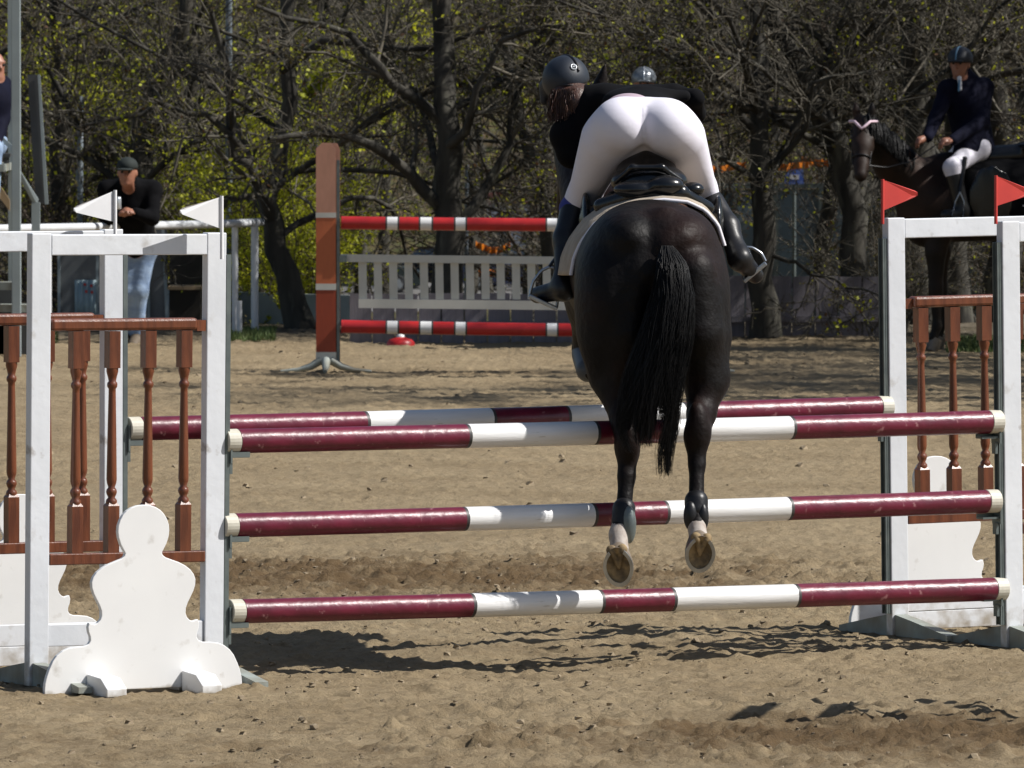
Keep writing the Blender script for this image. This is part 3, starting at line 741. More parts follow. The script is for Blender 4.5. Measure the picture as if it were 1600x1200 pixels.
def jump_wing(px, O, right, label, cups, lean=0.0, rear=False):
    s = s_at(px, O)
    loc = O + U3 * s; loc[2] = gz(loc[0], loc[1]) * .5
    r = empty('jump_wing', loc, label, 'jump wing', 'white jump wings with brown balusters', JT + (0 if right else math.pi), lean)
    for k, x in enumerate((0, WW)):
        part('post', lambda: MB().box((0, 0, .925), (PW, PT, 1.85)).mesh('post', M['white_wood']), r, bevel=.004, M4=Matrix.Translation((x, 0, 0)))
        part('foot', foot_mesh, r, M4=Matrix.Translation((x, 0, 0)))
    g = PW / 2 + .0015
    part('top_rail', lambda: MB().box((WW / 2, .001, 1.802), (WW - 2 * g, .046, .085)).mesh('top_rail', M['white_wood']), r, bevel=.004)
    part('bottom_board', lambda: MB().box((WW / 2, .002, .205), (WW - 2 * g, .03, .09)).mesh('bottom_board', M['white_wood']), r, 'bottom_board', .003, M4=Matrix.Translation((0, 0, -.055 if rear else 0)))
    if rear: part('lower_board', lambda: MB().box((WW / 2, .004, .085), (WW - 2 * g, .03, .08)).mesh('bottom_board', M['white_wood']), r, 'bottom_board', .003, M4=Matrix.Translation((0, 0, -.022)))
    part('hand_rail', lambda: MB().box(((.088 + WW - g) / 2, 0, 1.475), (WW - g - .088, .062, .05)).mesh('hand_rail', M['brown_wood']), r, bevel=.012)
    part('rail_block', lambda: MB().box(((g + .088) / 2, .006, 1.468), (.088 - g - .002, .03, .045)).mesh('rail_block', M['brown_wood']), r)
    part('bottom_rail', lambda: MB().box((WW / 2, 0, .516), (WW - 2 * g, .055, .046)).mesh('bottom_rail', M['brown_wood']), r, bevel=.004)
    for k in range(4):
        part('baluster', baluster_mesh, r, M4=Matrix.Translation((.135 + .1645 * k, 0, ZB - .002)))
    part('cup_track', track_mesh, r)
    for z in cups:
        def cupm():
            mb = MB(); mb.box((-PW / 2 - .026, 0, .02), (.008, .07, .11)); mb.box((-PW / 2 - .07, 0, -.008), (.085, .05, .009))
            mb.box((-PW / 2 - .07, .028, .0), (.085, .006, .022)); mb.box((-PW / 2 - .034, 0, -.055), (.012, .03, .05))
            return mb.mesh('pole_cup', M['track'])
        part('pole_cup', cupm, r, M4=Matrix.Translation((0, 0, z - .054 - loc[2])))
    return r
wfl = jump_wing(329, FL, False, 'front left white jump wing whose outer post stands beside the figure shaped board', (.987, .638, .282), R(.5))
wrl = jump_wing(172, RL, False, 'rear left white jump wing seen behind the front left one holding the rear pole', (.999,), R(.15), True)
wfr = jump_wing(1583, FL, True, 'front right white jump wing cut off by the right edge of the photo', (.987, .638, .282), R(-.7))
wrr = jump_wing(1404, RL, True, 'rear right white jump wing under the red flag with three balusters in view', (1.005,), R(-.7), True)
shadow_wing = jump_wing(2080, FL - N3 * 3.2, True, 'unseen white jump wing added off to the right to cast a shadow across the sand', (), 0)  # out of view, added only to throw a shadow on the near sand
shadow_wing.location = (2.62, 34.3, 0); shadow_wing.rotation_euler = (0, 0, R(82)) 

# ------------------------------------------------------------------ poles
def pole_mesh(segs, L, r, n=20, caps=.06, bend=.0, seed=0):
    """segs: (end fraction, material index); band of black between"""
    mb = MB(); rgp = np.random.default_rng(seed)
    x0 = caps
    for k, (e, mi) in enumerate(segs):
        x1 = e * L if k < len(segs) - 1 else L - caps
        ring = .014 if k < len(segs) - 1 else 0
        m = max(2, int((x1 - x0) / .12))
        P = np.stack([np.linspace(x0, x1 - ring, m), np.zeros(m), np.zeros(m)], 1); P[:, 2] = -bend * np.sin(P[:, 0] / L * math.pi)
        mb.tube(P, r * (1 + rgp.normal(size=m) * .004), n, mi, caps=False)
        if ring:
            P = np.array([(x1 - ring, 0, 0), (x1, 0, 0)]); P[:, 2] = -bend * np.sin(P[:, 0] / L * math.pi); mb.tube(P, r * 1.004, n, 2, caps=False)
        x0 = x1
    return mb
def jump_pole(A, B, segs, label, group, name='jump_pole', r=.0505, mats=None, seed=0, capm='cream_cap', caps=.06):
    A = np.array(A, float); B = np.array(B, float); L = np.linalg.norm(B - A)
    root = bpy.data.objects.new(name, None); COL.objects.link(root); root.empty_display_size = .1
    X = Vector((B - A) / L); Yv = Vector((0, 0, 1)).cross(X).normalized(); Z = X.cross(Yv)
    m4 = Matrix((X, Yv, Z)).transposed().to_4x4(); m4.translation = Vector(A); root.matrix_world = m4
    tag(root, label, 'jump pole', group)
    pole_mesh(segs, L, r, bend=.004, seed=seed, caps=caps).build('pole_shaft', mats or [M['maroon'], M['pole_white'], M['pole_black']], root)
    for a, b in ((0, caps - .001), (L - caps + .001, L)):
        P = np.array([(a, 0, 0), (a + .002, 0, 0), (a + .0025, 0, 0), (b - .0025, 0, 0), (b - .002, 0, 0), (b, 0, 0)])
        MB().tube(P, np.array([.96, 1.0, 1.01, 1.01, 1.0, .96]) * r, 24, smooth=False).build('end_cap', M[capm], root)
    return root
SG = [(.303, 0), (.467, 1), (.560, 0), (.722, 1), (1, 0)]
G1 = 'maroon and white jump poles of the oxer'
def fl(z, d=0): p = FL + U3 * d; return (p[0], p[1], z)
def fr(z, d=0): p = FL + U3 * (PL + d); return (p[0], p[1], z)
jump_pole(fl(.987), fr(.991), SG, 'front upper maroon and white jump pole behind the horse tail', G1, seed=1)
jump_pole(fl(.638, -.012), fr(.647, -.012), SG, 'middle maroon and white jump pole of the front three', G1, seed=2)
jump_pole(fl(.282, .02), fr(.265, .025), SG, 'lowest maroon and white jump pole closest to the sand', G1, seed=3)
p0 = RL; p1 = RL + U3 * (PL - .01)
jump_pole((p0[0], p0[1], 1.003), (p1[0], p1[1], 1.021), [(.303, 0), (.467, 1), (.565, 0), (.722, 1), (1, 0)], 'rear maroon and white jump pole hanging behind the three front poles', G1, seed=4)

# ------------------------------------------------------------------ flags
def flag(px, py_top, py_bot, D, tip, base, matn, label, group, rz=0):
    b = at(px, py_bot, D); t = at(px, py_top, D)
    r = empty('flag', b, label, 'flag', group)
    MB().tube([(0, 0, 0), (0, 0, t[2] - b[2])], .0075, 8).build('flag_stick', M['flag_white' if matn == 'flag_white' else 'flag_red'], r)
    B0 = at(base[0], base[1], D) - b; B1 = at(base[0], base[2], D) - b
    bb = B0 + b; kx_ = (tip[0] - 800) / F; sT = (kx_ * bb[1] - bb[0]) / (UX - kx_ * UY); T = at(tip[0], tip[1], bb[1] + sT * UY) - b
    c = T + (0, 0, 0); sx = np.sign(T[0])
    tips = [T + (-sx * .012, 0, .014), T + (0, 0, .006), T + (0, 0, -.006), T + (-sx * .012, 0, -.014)]
    o = [B0] + tips + [B1]
    MB().prism([p + (0, -.002, 0) for p in o], (0, .004, 0)).build('pennant', M[matn], r)
    return r
flag(180, 297, 372, 37.35, (115, 327), (176, 299, 346), 'flag_white', 'white triangular flag pointing left in front of the man in black', 'white triangular flags')
flag(346.5, 306, 405, 36.56, (281, 330), (344, 308, 357), 'flag_white', 'white triangular flag on the corner post of the front left wing', 'white triangular flags')
flag(1379, 280, 350, 39.25, (1434, 303), (1380, 281, 329), 'flag_red', 'red triangular flag below the head of the standing dark horse', 'red triangular flags')
flag(1556, 274, 350, 38.4, (1612, 300), (1557, 275, 322), 'flag_red', 'red triangular flag on the right front wing at the picture edge', 'red triangular flags')

# ------------------------------------------------------------------ figure boards
RH = [(633, 275), (660, 277), (685, 286), (706, 300), (722, 318), (734, 340), (742, 365), (744, 392), (741, 418), (732, 448), (720, 472), (712, 488), (716, 500), (728, 510),
      (752, 520), (785, 533), (812, 548), (835, 567), (850, 588), (857, 610), (856, 635), (848, 662), (836, 688), (824, 712), (815, 738), (814, 760), (820, 778), (832, 791), (846, 796), (868, 788),
      (873, 808), (870, 830), (863, 850), (862, 868), (870, 882), (890, 890), (925, 892), (955, 896), (982, 908), (1006, 928), (1024, 953), (1040, 990), (1050, 1020), (1057, 1050), (1059, 1075), (1059, 1103)]
def board_mesh():
    K = .35 / 380 / UX
    right = [((x - 633) * K, 0, (1105 - z) * .35 / 380) for x, z in RH]
    left = [(-x, y, z) for x, y, z in right[::-1][:-1]]
    base = [(.30, 0, .002), (.29, 0, .016), (-.29, 0, .016), (-.30, 0, .002)]
    o = right + base + left
    o = [(x, -.011, z) for x, y, z in o]
    return MB().prism(o, (0, .022, 0)).mesh('board', M['white_board'])
def footb():
    mb = MB()
    o = [(-.045, -.20, 0), (-.045, -.20, .035), (-.045, -.14, .075), (-.045, -.0125, .085), (-.045, -.0125, 0)]
    mb.prism(o, (.09, 0, 0)); o2 = [(x, -y, z) for x, y, z in o][::-1]; mb.prism(o2, (.09, 0, 0))
    return mb.mesh('foot_block', M['white_board'])
def figure_board(px, D, sc_, label, rz=JT):
    x = (px - 800) / F * D
    r = empty('figure_board', (x, D, gz(x, D) + .0), label, 'jump filler', 'white figure shaped filler boards', rz, 0)
    r.scale = (sc_, sc_, sc_)
    part('board', board_mesh, r, bevel=.003)
    for x in (-.215, .215): part('foot_block', footb, r, bevel=.004, M4=Matrix.Translation((x, 0, 0)))
figure_board(222, 36.1, 1.0, 'white figure shaped board standing fully in view in front of the left jump wing')
figure_board(30, 38.0, .93, 'white figure shaped board half in shade behind the left wings')
figure_board(1462, 39.95, 1.0, 'white figure shaped board behind the balusters of the right wing')

# ================================================================== far red and white jump
DJ = 70.5
def far_pillar(px, label, side):
    b = at(px, 0, DJ); b[2] = 0; k = 185 / 185.
    s = DJ / F
    r = empty('jump_pillar', b, label, 'jump pillar', 'orange jump pillars of the far fence')
    wd = 31 * s
    zz = lambda y: CAMZ - (y - 60) * s
    for (y0, y1, m, nm) in ((340, 443, 'orange', 'painted_panel'), (453, 550, 'rust', 'painted_panel')):
        MB().box((0, 0, (zz(y0) + zz(y1)) / 2), (wd, .022, zz(y0) - zz(y1))).build(nm, M[m], r)
    for (y0, y1) in ((332, 340), (443, 453), (550, 566)):
        MB().box((0, -.001, (zz(y0) + zz(y1)) / 2), (wd + .004, .026, zz(y0) - zz(y1) - .001)).build('white_band', M['picket'], r)
    o = [(-wd / 2, -.011, zz(332)), (wd / 2, -.011, zz(332)), (wd / 2, -.011, zz(234)), (wd * .25, -.011, zz(224)), (-wd * .2, -.011, zz(223)), (-wd / 2, -.011, zz(232))]
    MB().prism(o, (0, .022, 0)).build('top_panel', M['salmon'], r)
    # second board behind and the inner cup track with holes
    o2 = [(side * (wd / 2 + .032), .05, zz(566)), (side * (wd / 2 + .032), .05, zz(234)), (side * (wd / 2 + .01), .05, zz(224)), (-side * .03, .05, zz(223)), (-side * .03, .05, zz(566))]
    MB().prism(o2, (0, .02, 0)).build('rear_panel', M['salmon'], r)
    MB().box((side * (wd / 2 + .018), .02, (zz(250) + zz(566)) / 2), (.022, .05, zz(250) - zz(566))).build('cup_track', M['track'], r)
    hb = MB()
    for i in range(28): hb.box((side * (wd / 2 + .0295), .012, zz(256) - i * .055), (.003, .012, .02))
    tag(hb.build('track_holes', M['pole_black'], r), kind='stuff')
    fb = MB()
    for q in (-1, 1):
        pts = [(q * .04, 0, .10), (q * .12, -.005, .05), (q * .22, -.01, .022), (q * .36, -.015, .012)]
        fb.tube(pts, [.035, .028, .02, .012], 8)
    fb.tube([(0, -.03, .1), (.0, -.12, .05), (.0, -.3, .02)], [.035, .03, .015], 8); fb.tube([(0, .08, .1), (.0, .2, .05), (.0, .35, .02)], [.035, .03, .015], 8)
    fb.build('foot', M['foot_wood'], r)
far_pillar(509, 'orange, rust and salmon painted jump pillar with white bands standing left of the red poles', 1)
far_pillar(1077, 'orange jump pillar hidden behind the jumping horse at the other end of the red poles', -1)
s7 = DJ / F
def redpole(y0, y1, label):
    a = at(533, y0, DJ); b = at(1051, y1, DJ)
    fr_ = [(605, 0), (624, 1), (657, 0), (677, 1), (712, 0), (730, 1), (855, 0), (873, 1), (907, 0), (927, 1), (960, 0), (979, 1), (1051, 0)]
    jump_pole(a, b, [((x - 533) / 518., m) for x, m in fr_], label, 'red and white poles of the far fence', 'jump_pole', .052, [M['red'], M['pole_white'], M['pole_black']], capm='red', caps=.02)
redpole(348, 352, 'upper red and white striped pole above the white picket gate')
redpole(510, 517, 'lower red and white striped pole under the white picket gate')
g0 = at(545, 482, DJ)
gr = empty('picket_gate', g0, 'off white picket plank gate hung between the two red and white poles', 'picket gate')
zz = lambda y: CAMZ - (y - 60) * s7 - g0[2]
xx = lambda x: (x - 800) * s7 - g0[0]
def sl_rail(y0a, y1a, y0b, y1b, xa, xb, nm, dy=0):
    o = [(xx(xa), dy, zz(y1a)), (xx(xb), dy, zz(y1b)), (xx(xb), dy, zz(y0b)), (xx(xa), dy, zz(y0a))]
    MB().prism(o, (0, .022, 0)).build(nm, M['picket'], gr)
sl_rail(397, 409, 403, 415, 532, 1051, 'top_rail'); sl_rail(467, 481, 472, 486, 560, 1024, 'bottom_rail')
for i in range(20):
    x = 566 + 24.0 * i; k = 6.3; x2 = x + 1
    o = [(xx(x2 - k), 0, zz(467.5)), (xx(x2 + k), 0, zz(468)), (xx(x + k), 0, zz(409.5 + i * .28)), (xx(x - k), 0, zz(409 + i * .28))]
    o = [(a, .024, c) for a, b, c in o]; MB().prism(o, (0, .018, 0)).build('picket', M['picket'], gr)
for x in (536, 1047): MB().box((xx(x), -.015, zz(404)), (.06, .02, .05)).build('gate_hook', M['track'], gr)

# ================================================================== low plank fence and sheet fence
def plank_fence(x0, x1, D0, D1, ytop0, ytop1, pitch, label):
    a = at(x0, 0, D0); b = at(x1, 0, D1); a[2] = b[2] = 0; L = np.linalg.norm(b - a); u = (b - a) / L
    r = empty('plank_fence', a, label, 'fence'); ang = math.atan2(u[1], u[0])
    n = int(L / pitch)
    za = CAMZ - (ytop0 - 60) * D0 / F; zb = CAMZ - (ytop1 - 60) * D1 / F
    for i in range(n):
        t = (i + .5) / n; p = u * L * t; z = za + (zb - za) * t + random.uniform(-.008, .008)
        o = MB().box((0, 0, (z - .3) / 2), (L / n - .014, .022, z + .3), rotz(ang + random.uniform(-.01, .01)))
        o.build('plank', M['plank_purple'], r).location = Vector(p + np.array((0, random.uniform(-.004, .004), 0)))
    for h in (.16,):
        c = u * L / 2; MB().box(c + np.array((0, -.034, h)), (L, .03, .05), rotz(ang)).build('rail', M['plank_purple'], r)
        MB().box(c + np.array((0, .034, (za + zb) / 2 - .08)), (L, .03, .05), rotz(ang)).build('rail', M['plank_purple'], r)
plank_fence(545, 906, 77.6, 77.6, 458, 458, .20, 'low fence of weathered purplish grey planks behind the picket gate')
plank_fence(1128, 1384, 78.9, 79.1, 431, 433, .20, 'low fence of weathered planks below the blue grey sheets on the right')
def low_wall(x0, x1, D0, D1, y0, y1, label):
    a = at(x0, y0, D0); b = at(x1, y1, D1)
    MB().prism([(a[0], a[1], -.3), (b[0], b[1], -.3), (b[0], b[1], b[2]), (a[0], a[1], a[2])], (0, .12, 0)).build('low_wall', M['grey_paint'], None)
    tag(bpy.data.objects['low_wall'], label, 'wall')
low_wall(250, 548, 83.2, 81.5, 452, 462, 'low blue grey wall behind the white railing and leaning tree')
# blue grey sheet fence
a = at(1060, 0, 95); r = empty('sheet_fence', (a[0], 95, float(macro(95))), 'tall blue grey sheet metal fence right of the jumping horse', 'fence')
zt = at(0, 296, 95)[2] - r.location.z
xs_ = [1060, 1098, 1150, 1213, 1283, 1345, 1410, 1475, 1540, 1605]
for i in range(len(xs_) - 1):
    xa, xb = (xs_[i] - 800) / F * 95 - a[0], (xs_[i + 1] - 800) / F * 95 - a[0]
    wv = []; n = 8
    MB().box(((xa + xb) / 2, .02 * (i % 2), zt / 2), (xb - xa - .03, .012, zt - random.uniform(0, .03))).build('sheet', M['panel_blue'], r)
    MB().box((xb - .005, -.03, zt / 2), (.05, .05, zt + .03)).build('fence_post', M['track'], r)
MB().box(((xs_[-1] - 1060) / F * 95 / 2, .01, zt + .04), ((xs_[-1] - 1060) / F * 95, .07, .05)).build('top_rail', M['track'], r)

# blue sign, cone
c = at(1241, 275, 94); rs = empty('sign', (c[0], c[1], float(macro(94))), 'small blue sign just above the sheet fence', 'sign')
MB().box((0, 0, c[2] - rs.location.z), (.20, .015, .17)).build('sign_plate', M['sign_blue'], rs)
MB().box((0, -.009, c[2] - rs.location.z - .01), (.10, .004, .05)).build('sign_print', M['print_white'], rs)
MB().tube([(0, .02, 0), (0, .02, c[2] - rs.location.z - .02)], .02, 8).build('sign_post', M['track'], rs)
c = at(626, 536, 77.0); rc = empty('marker_dome', (c[0], 77.0, gz(c[0], 77.0)), 'red and white marker lying on the sand under the far poles', 'marker')
prof = [(.125, 0), (.12, .03), (.095, .055), (.05, .07), (.035, .075)]
mb = lathe(prof, 16); mb.build('dome', M['red'], rc); lathe([(.036, .072), (.034, .09), (.02, .098), (.001, .1)], 12).build('white_top', M['pole_white'], rc)

# ================================================================== white pipe railing
D0r, D1r = 75.0, 79.5
r = empty('railing', at(200, 520, 76.9) * np.array((1, 1, 0)), 'white painted pipe railing the man leans on', 'railing'); ro = np.array(r.location)
A = at(-25, 358, D0r); B = at(372, 349, 79.0); C = at(408, 347, 80.2)
MB().tube([A, at(180, 354, 77.0), B, C], .036, 12).build('top_pipe', M['rail_white'], r, ro)
for px, D, yt, rr in ((398, 79.8, 350, .034), (367, 79.1, 352, .028), (374, 78.9, 470, .024), (222, 77.6, 356, .03), (75, 76.2, 360, .03)):
    t = at(px, yt, D); MB().tube([(t[0], t[1], gz(t[0], t[1]) - .05), t], rr, 10).build('post', M['rail_white'], r, ro)

# ================================================================== grey judges' stand at the left edge
DS = 74.0; sS = DS / F
r = empty('judges_stand', ((-20 - 800) * sS, DS, 0), 'grey painted metal judges stand with steps and a tall corner post at the left edge', 'judges stand')
ox_, oy_ = r.location.x, r.location.y
X_ = lambda px: (px - 800) * sS - ox_
Zz = lambda y: CAMZ - (y - 60) * sS
MB().box((X_(25.5), 0, 1.9), (.075, .075, 3.8)).build('corner_post', M['grey_paint'], r, bevel=.006)
MB().box((X_(53), .3, Zz(317) / 2), (.07, .05, Zz(317))).build('rail_post', M['grey_paint'], r)
MB().prism([(X_(24), .2, Zz(271)), (X_(30), .2, Zz(268)), (X_(57), .28, Zz(312)), (X_(55), .28, Zz(320)), (X_(48), .28, Zz(317))], (0, .05, 0)).build('handrail', M['grey_paint'], r)
MB().prism([(X_(-14), .2, Zz(207)), (X_(-10), .2, Zz(203)), (X_(22), .2, Zz(232)), (X_(20), .2, Zz(240))], (0, .05, 0)).build('handrail', M['grey_paint'], r)
MB().prism([(X_(37), .6, Zz(117)), (X_(56), .6, Zz(117)), (X_(68), .6, Zz(320)), (X_(50), .6, Zz(320))], (0, .04, 0)).build('door_leaf', M['dark_panel'], r)
MB().prism([(X_(53.5), .56, Zz(117)), (X_(57.5), .56, Zz(117)), (X_(70), .56, Zz(321)), (X_(64.5), .56, Zz(321))], (0, .035, 0)).build('door_edge', M['grey_paint'], r)
for (xa, xb, y0, y1) in ((-60, 47, 476, 488), (-60, 20, 441, 453)):
    MB().box(((X_(xa) + X_(xb)) / 2, .15, (Zz(y0) + Zz(y1)) / 2), (X_(xb) - X_(xa), .3, Zz(y0) - Zz(y1))).build('step', M['foot_wood'], r)
    MB().box(((X_(xa) + X_(xb)) / 2 + .02, .45, Zz(y1) / 2), (X_(xb) - X_(xa) - .1, .03, Zz(y1) - .01)).build('step_riser', M['dark_panel'], r)
MB().box(((X_(-180) + X_(8)) / 2, .5, Zz(262)), (X_(8) - X_(-180), 1.2, .06)).build('platform', M['foot_wood'], r)
for px in (-160, -40): MB().box((X_(px), .9, Zz(266) / 2), (.06, .06, Zz(266))).build('leg', M['grey_paint'], r)
MB().box(((X_(-170) + X_(16)) / 2, .5, 3.75), (X_(16) - X_(-170), 1.6, .05)).build('roof', M['dark_panel'], r)
for px, dy in ((-165, .0), (-165, 1.1), (8, 1.1)): MB().box((X_(px), dy, 1.85), (.07, .07, 3.7)).build('roof_post', M['grey_paint'], r)
MB().prism([(X_(-5), .12, Zz(285)), (X_(14), .12, Zz(312)), (X_(14), .12, Zz(330)), (X_(-5), .12, Zz(305))], (0, .03, 0)).build('wooden_brace', M['wood_pale'], r)

# booth of dusty plastic panels behind the railing
DB = 80.5; sB = DB / F
bx0 = (95 - 800) * sB
r = empty('booth', (bx0, DB, 0), 'low booth of dusty grey plastic panels behind the man', 'booth')
Xb = lambda px: (px - 800) * sB - bx0
Zb = lambda y: CAMZ - (y - 60) * sB
for i, (xa, xb, ya) in enumerate(((92, 152, 392), (152, 232, 392), (232, 262, 345))):
    MB().box(((Xb(xa) + Xb(xb)) / 2, .01 * i, Zb(ya) / 2), (Xb(xb) - Xb(xa) - .01, .012, Zb(ya))).build('panel', M['booth_panel'], r)
for px, ya in ((92, 388), (152, 390), (232, 344)): MB().box((Xb(px), -.015, Zb(ya) / 2), (.025, .03, Zb(ya))).build('frame_bar', M['grey_paint'], r)
MB().prism([(Xb(252), -.03, Zb(345)), (Xb(256), -.03, Zb(345)), (Xb(264), -.03, Zb(512)), (Xb(259), -.03, Zb(512))], (0, .03, 0)).build('frame_bar', M['grey_paint'], r)
MB().box(((Xb(92) + Xb(262)) / 2, .6, Zb(392) - .02), (Xb(262) - Xb(92), 1.2, .03)).build('booth_top', M['dark_panel'], r)
# pale curtain piece on the booth
cp = MB(); n = 14
xsq = np.linspace(Xb(117), Xb(150), n)
v = [(x, -.05 - .012 * math.sin(i * 1.9), z) for z in (Zb(512), Zb(437)) for i, x in enumerate(xsq)]
cp.add(v, [(i, i + 1, n + i + 1, n + i) for i in range(n - 1)], 0, True); o = cp.build('plastic_curtain', M['cyan'], r); sm = o.modifiers.new('solid', 'SOLIDIFY'); sm.thickness = .006
for (px, py) in ((133, 444), (143, 446), (135, 455), (144, 456)):
    MB().box((Xb(px), -.066, Zb(py)), (.022, .004, .025)).build('red_mark', M['flag_red'], r)
# dark box with a pale wooden top
DC = 82.0; c0 = (264 - 800) / F * DC
r = empty('crate', (c0, DC, 0), 'dark crate with a pale wooden edge right of the booth', 'crate')
zc = lambda y: CAMZ - (y - 60) * DC / F
MB().box((.145, .3, zc(452) / 2), (.29, .6, zc(452))).build('crate_body', M['container'], r); MB().box((.145, .3, zc(450)), (.31, .64, .03)).build('crate_lid', M['wood_pale'], r)
MB().box((.18, .66, zc(400) / 2), (.4, .05, zc(400))).build('back_board', M['container'], r)
# pale poles in the wood
for px, D, yt, rr, lb in ((356, 84, -200, .032, 'pale mottled lamp post behind the right white flag'), (124, 85, 150, .028, 'thin pale speckled pole left of the man'), (728, 88, 258, .02, 'thin pale metal pole behind the red and white poles')):
    t = at(px, yt, D); r = empty('lamp_post', (t[0], D, 0), lb, 'pole')
    MB().tube([(0, 0, -.1), (.01, 0, t[2])], rr, 10).build('pole_tube', M['pale_pole'], r)
    if px != 728: MB().tube([(0, 0, 1.28), (0, 0, 1.40)], rr * 1.3, 10).build('collar', M['pale_pole'], r)

# ================================================================== car park far below
ZP = -5.97
s3 = at(800, 300, 300)
pk = MB().box((0, 301, ZP), (90, 58, .04)); o = pk.build('car_park', M['asphalt']); tag(o, kind='structure')
def car(px, D, L, heading, matn, label, van=False):
    x = (px - 800) / F * D
    r = empty('parked_car', (x, D, ZP + .02), label, 'car', 'parked cars beyond the fence', heading)
    prof = [(-.5, .30), (-.495, .62), (-.47, .80), (-.33, .90), (-.27, .93), (.22, .95), (.40, .88), (.485, .74), (.5, .55), (.5, .30), (.42, .22), (-.42, .22)]
    hw = .86
    b = MB(); P = np.array([(a * L, 0, z) for a, z in prof]); n = len(P)
    ring = []
    for y, inset, zs in ((-hw, .0, 1), (-hw + .06, .0, 1), (hw - .06, .0, 1), (hw, .0, 1)):
        Q = P.copy(); Q[:, 1] = y
        if abs(y) == hw: Q[:, 0] *= .985; Q[:, 2] = .25 + (Q[:, 2] - .25) * .95
        ring.append(Q)
    f = [(k * n + i, k * n + (i + 1) % n, (k + 1) * n + (i + 1) % n, (k + 1) * n + i) for k in range(3) for i in range(n)]
    b.add(np.vstack(ring), f + [list(range(n))[::-1], [3 * n + i for i in range(n)]])
    b.build('body', M[matn], r, bevel=.02)
    cab = [(-.33, .90), (-.22, 1.38), (-.16, 1.43), (.06, 1.43), (.11, 1.39), (.25, .93)]
    c = MB(); v = []
    for y, k in ((-1, 0), (1, 0)):
        for a, z in cab: v.append((a * L * (1 if z < 1 else .97), y * (hw - .05 - (.16 if z > 1.2 else 0)), z))
    m = len(cab); c.add(v, [(i, (i + 1) % m, (i + 1) % m + m, i + m) for i in range(m)] + [list(range(m))[::-1], [m + i for i in range(m)]])
    c.build('windows', M['glass'], r)
    rf = MB(); rf.box((-.05 * L, 0, 1.435), (.23 * L, 1.3, .03)); rf.build('roof', M[matn], r, bevel=.01)
    for sy in (-1, 1):
        for a in (.02, -.17): MB().prism([(a * L - .03, sy * (hw - .10), .93), (a * L + .03, sy * (hw - .10), .93), (a * L + .03, sy * (hw - .20), 1.42), (a * L - .03, sy * (hw - .20), 1.42)], (0, sy * .02, 0)).build('pillar', M[matn], r)
        for a in (-.31, .31):
            wl = link('wheel', shared('wheel', lambda: MB().tube([(0, -.1, 0), (0, -.09, 0), (0, .09, 0), (0, .1, 0)], [.27, .31, .31, .27], 20).mesh('wheel', M['tyre'])), r); wl.location = (a * L, sy * (hw - .08), .31)
            link('rim', shared('rim', lambda: MB().tube([(0, -.108, 0), (0, .108, 0)], .19, 10).mesh('rim', M['rim'])), wl)
    for sy in (-.6, .6):
        MB().box((-.498 * L, sy, .68), (.03, .28, .12)).build('tail_light', M['lamp_red'], r); MB().box((.497 * L, sy, .66), (.03, .3, .12)).build('headlight', M['rim'], r)
    return r
car(553, 301, 4.6, R(4), 'car_green', 'dark green parked car whose wheels show between orange pillar and pickets')
car(700, 306, 4.4, R(-12), 'car_black', 'black parked car beside the dark tree behind the picket gate')
car(815, 304, 4.5, R(183), 'car_blue', 'dark blue parked car seen under the upper red pole')
car(915, 308, 4.4, R(5), 'car_black', 'parked car behind the rider and horse')
# pale shed beyond the cars
x = (800 - 800) / F * 326
r = empty('shed', (x, 326, ZP), 'pale grey shed with a dull roof beyond the parked cars', 'shed')
MB().box((0, 0, 1.3), (3.0, 3, 2.6)).build('wall', M['wall_pale'], r)
MB().prism([(-1.7, -1.7, 2.6), (1.7, -1.7, 2.6), (0, -1.7, 3.3)], (0, 3.4, 0)).build('roof', M['roof_red'], r)
MB().box((-.5, -1.51, 1.0), (.8, .03, 2.0)).build('door', M['dark_panel'], r); MB().box((.7, -1.51, 1.5), (.7, .03, .7)).build('window', M['glass'], r)
# orange plastic barrier tape pieces
def barrier(px, py, D, w_, lab, droop=.05):
    c = at(px, py, D); r = empty('barrier_tape', c, lab, 'barrier tape', 'orange plastic barrier tape in the wood')
    n = 18; xs2 = np.linspace(-w_ / 2, w_ / 2, n); z = -droop * np.cos(xs2 / w_ * math.pi) + np.array([random.uniform(-.01, .01) for _ in xs2]); yy = np.array([.02 * math.sin(i * 1.7) for i in range(n)])
    v = [(a, b, c_ + h) for h in (-.035, .035) for a, b, c_ in zip(xs2, yy, z)]
    o = MB().add(v, [(i, i + 1, n + i + 1, n + i) for i in range(n - 1)], 0, False).build('tape', M['netting'], r)
    sm = o.modifiers.new('solid', 'SOLIDIFY'); sm.thickness = .004
barrier(1222, 257, 93, .55, 'orange barrier tape above the blue grey sheet fence', .03)
barrier(1120, 258, 94, .6, 'orange barrier tape right beside the rider thigh', .04)
barrier(1290, 250, 93.5, .5, 'orange barrier tape left of the standing horse head', .03)
barrier(770, 382, 92, .35, 'orange barrier tape hanging below the upper red pole', .06)
barrier(762, 425, 90, .18, 'orange barrier scrap seen between the pickets', .02)
# ================================================================== people
S = 370.0
def P(px, py, d=0.0, D0=37.5): return at(px, py, D0 + d)

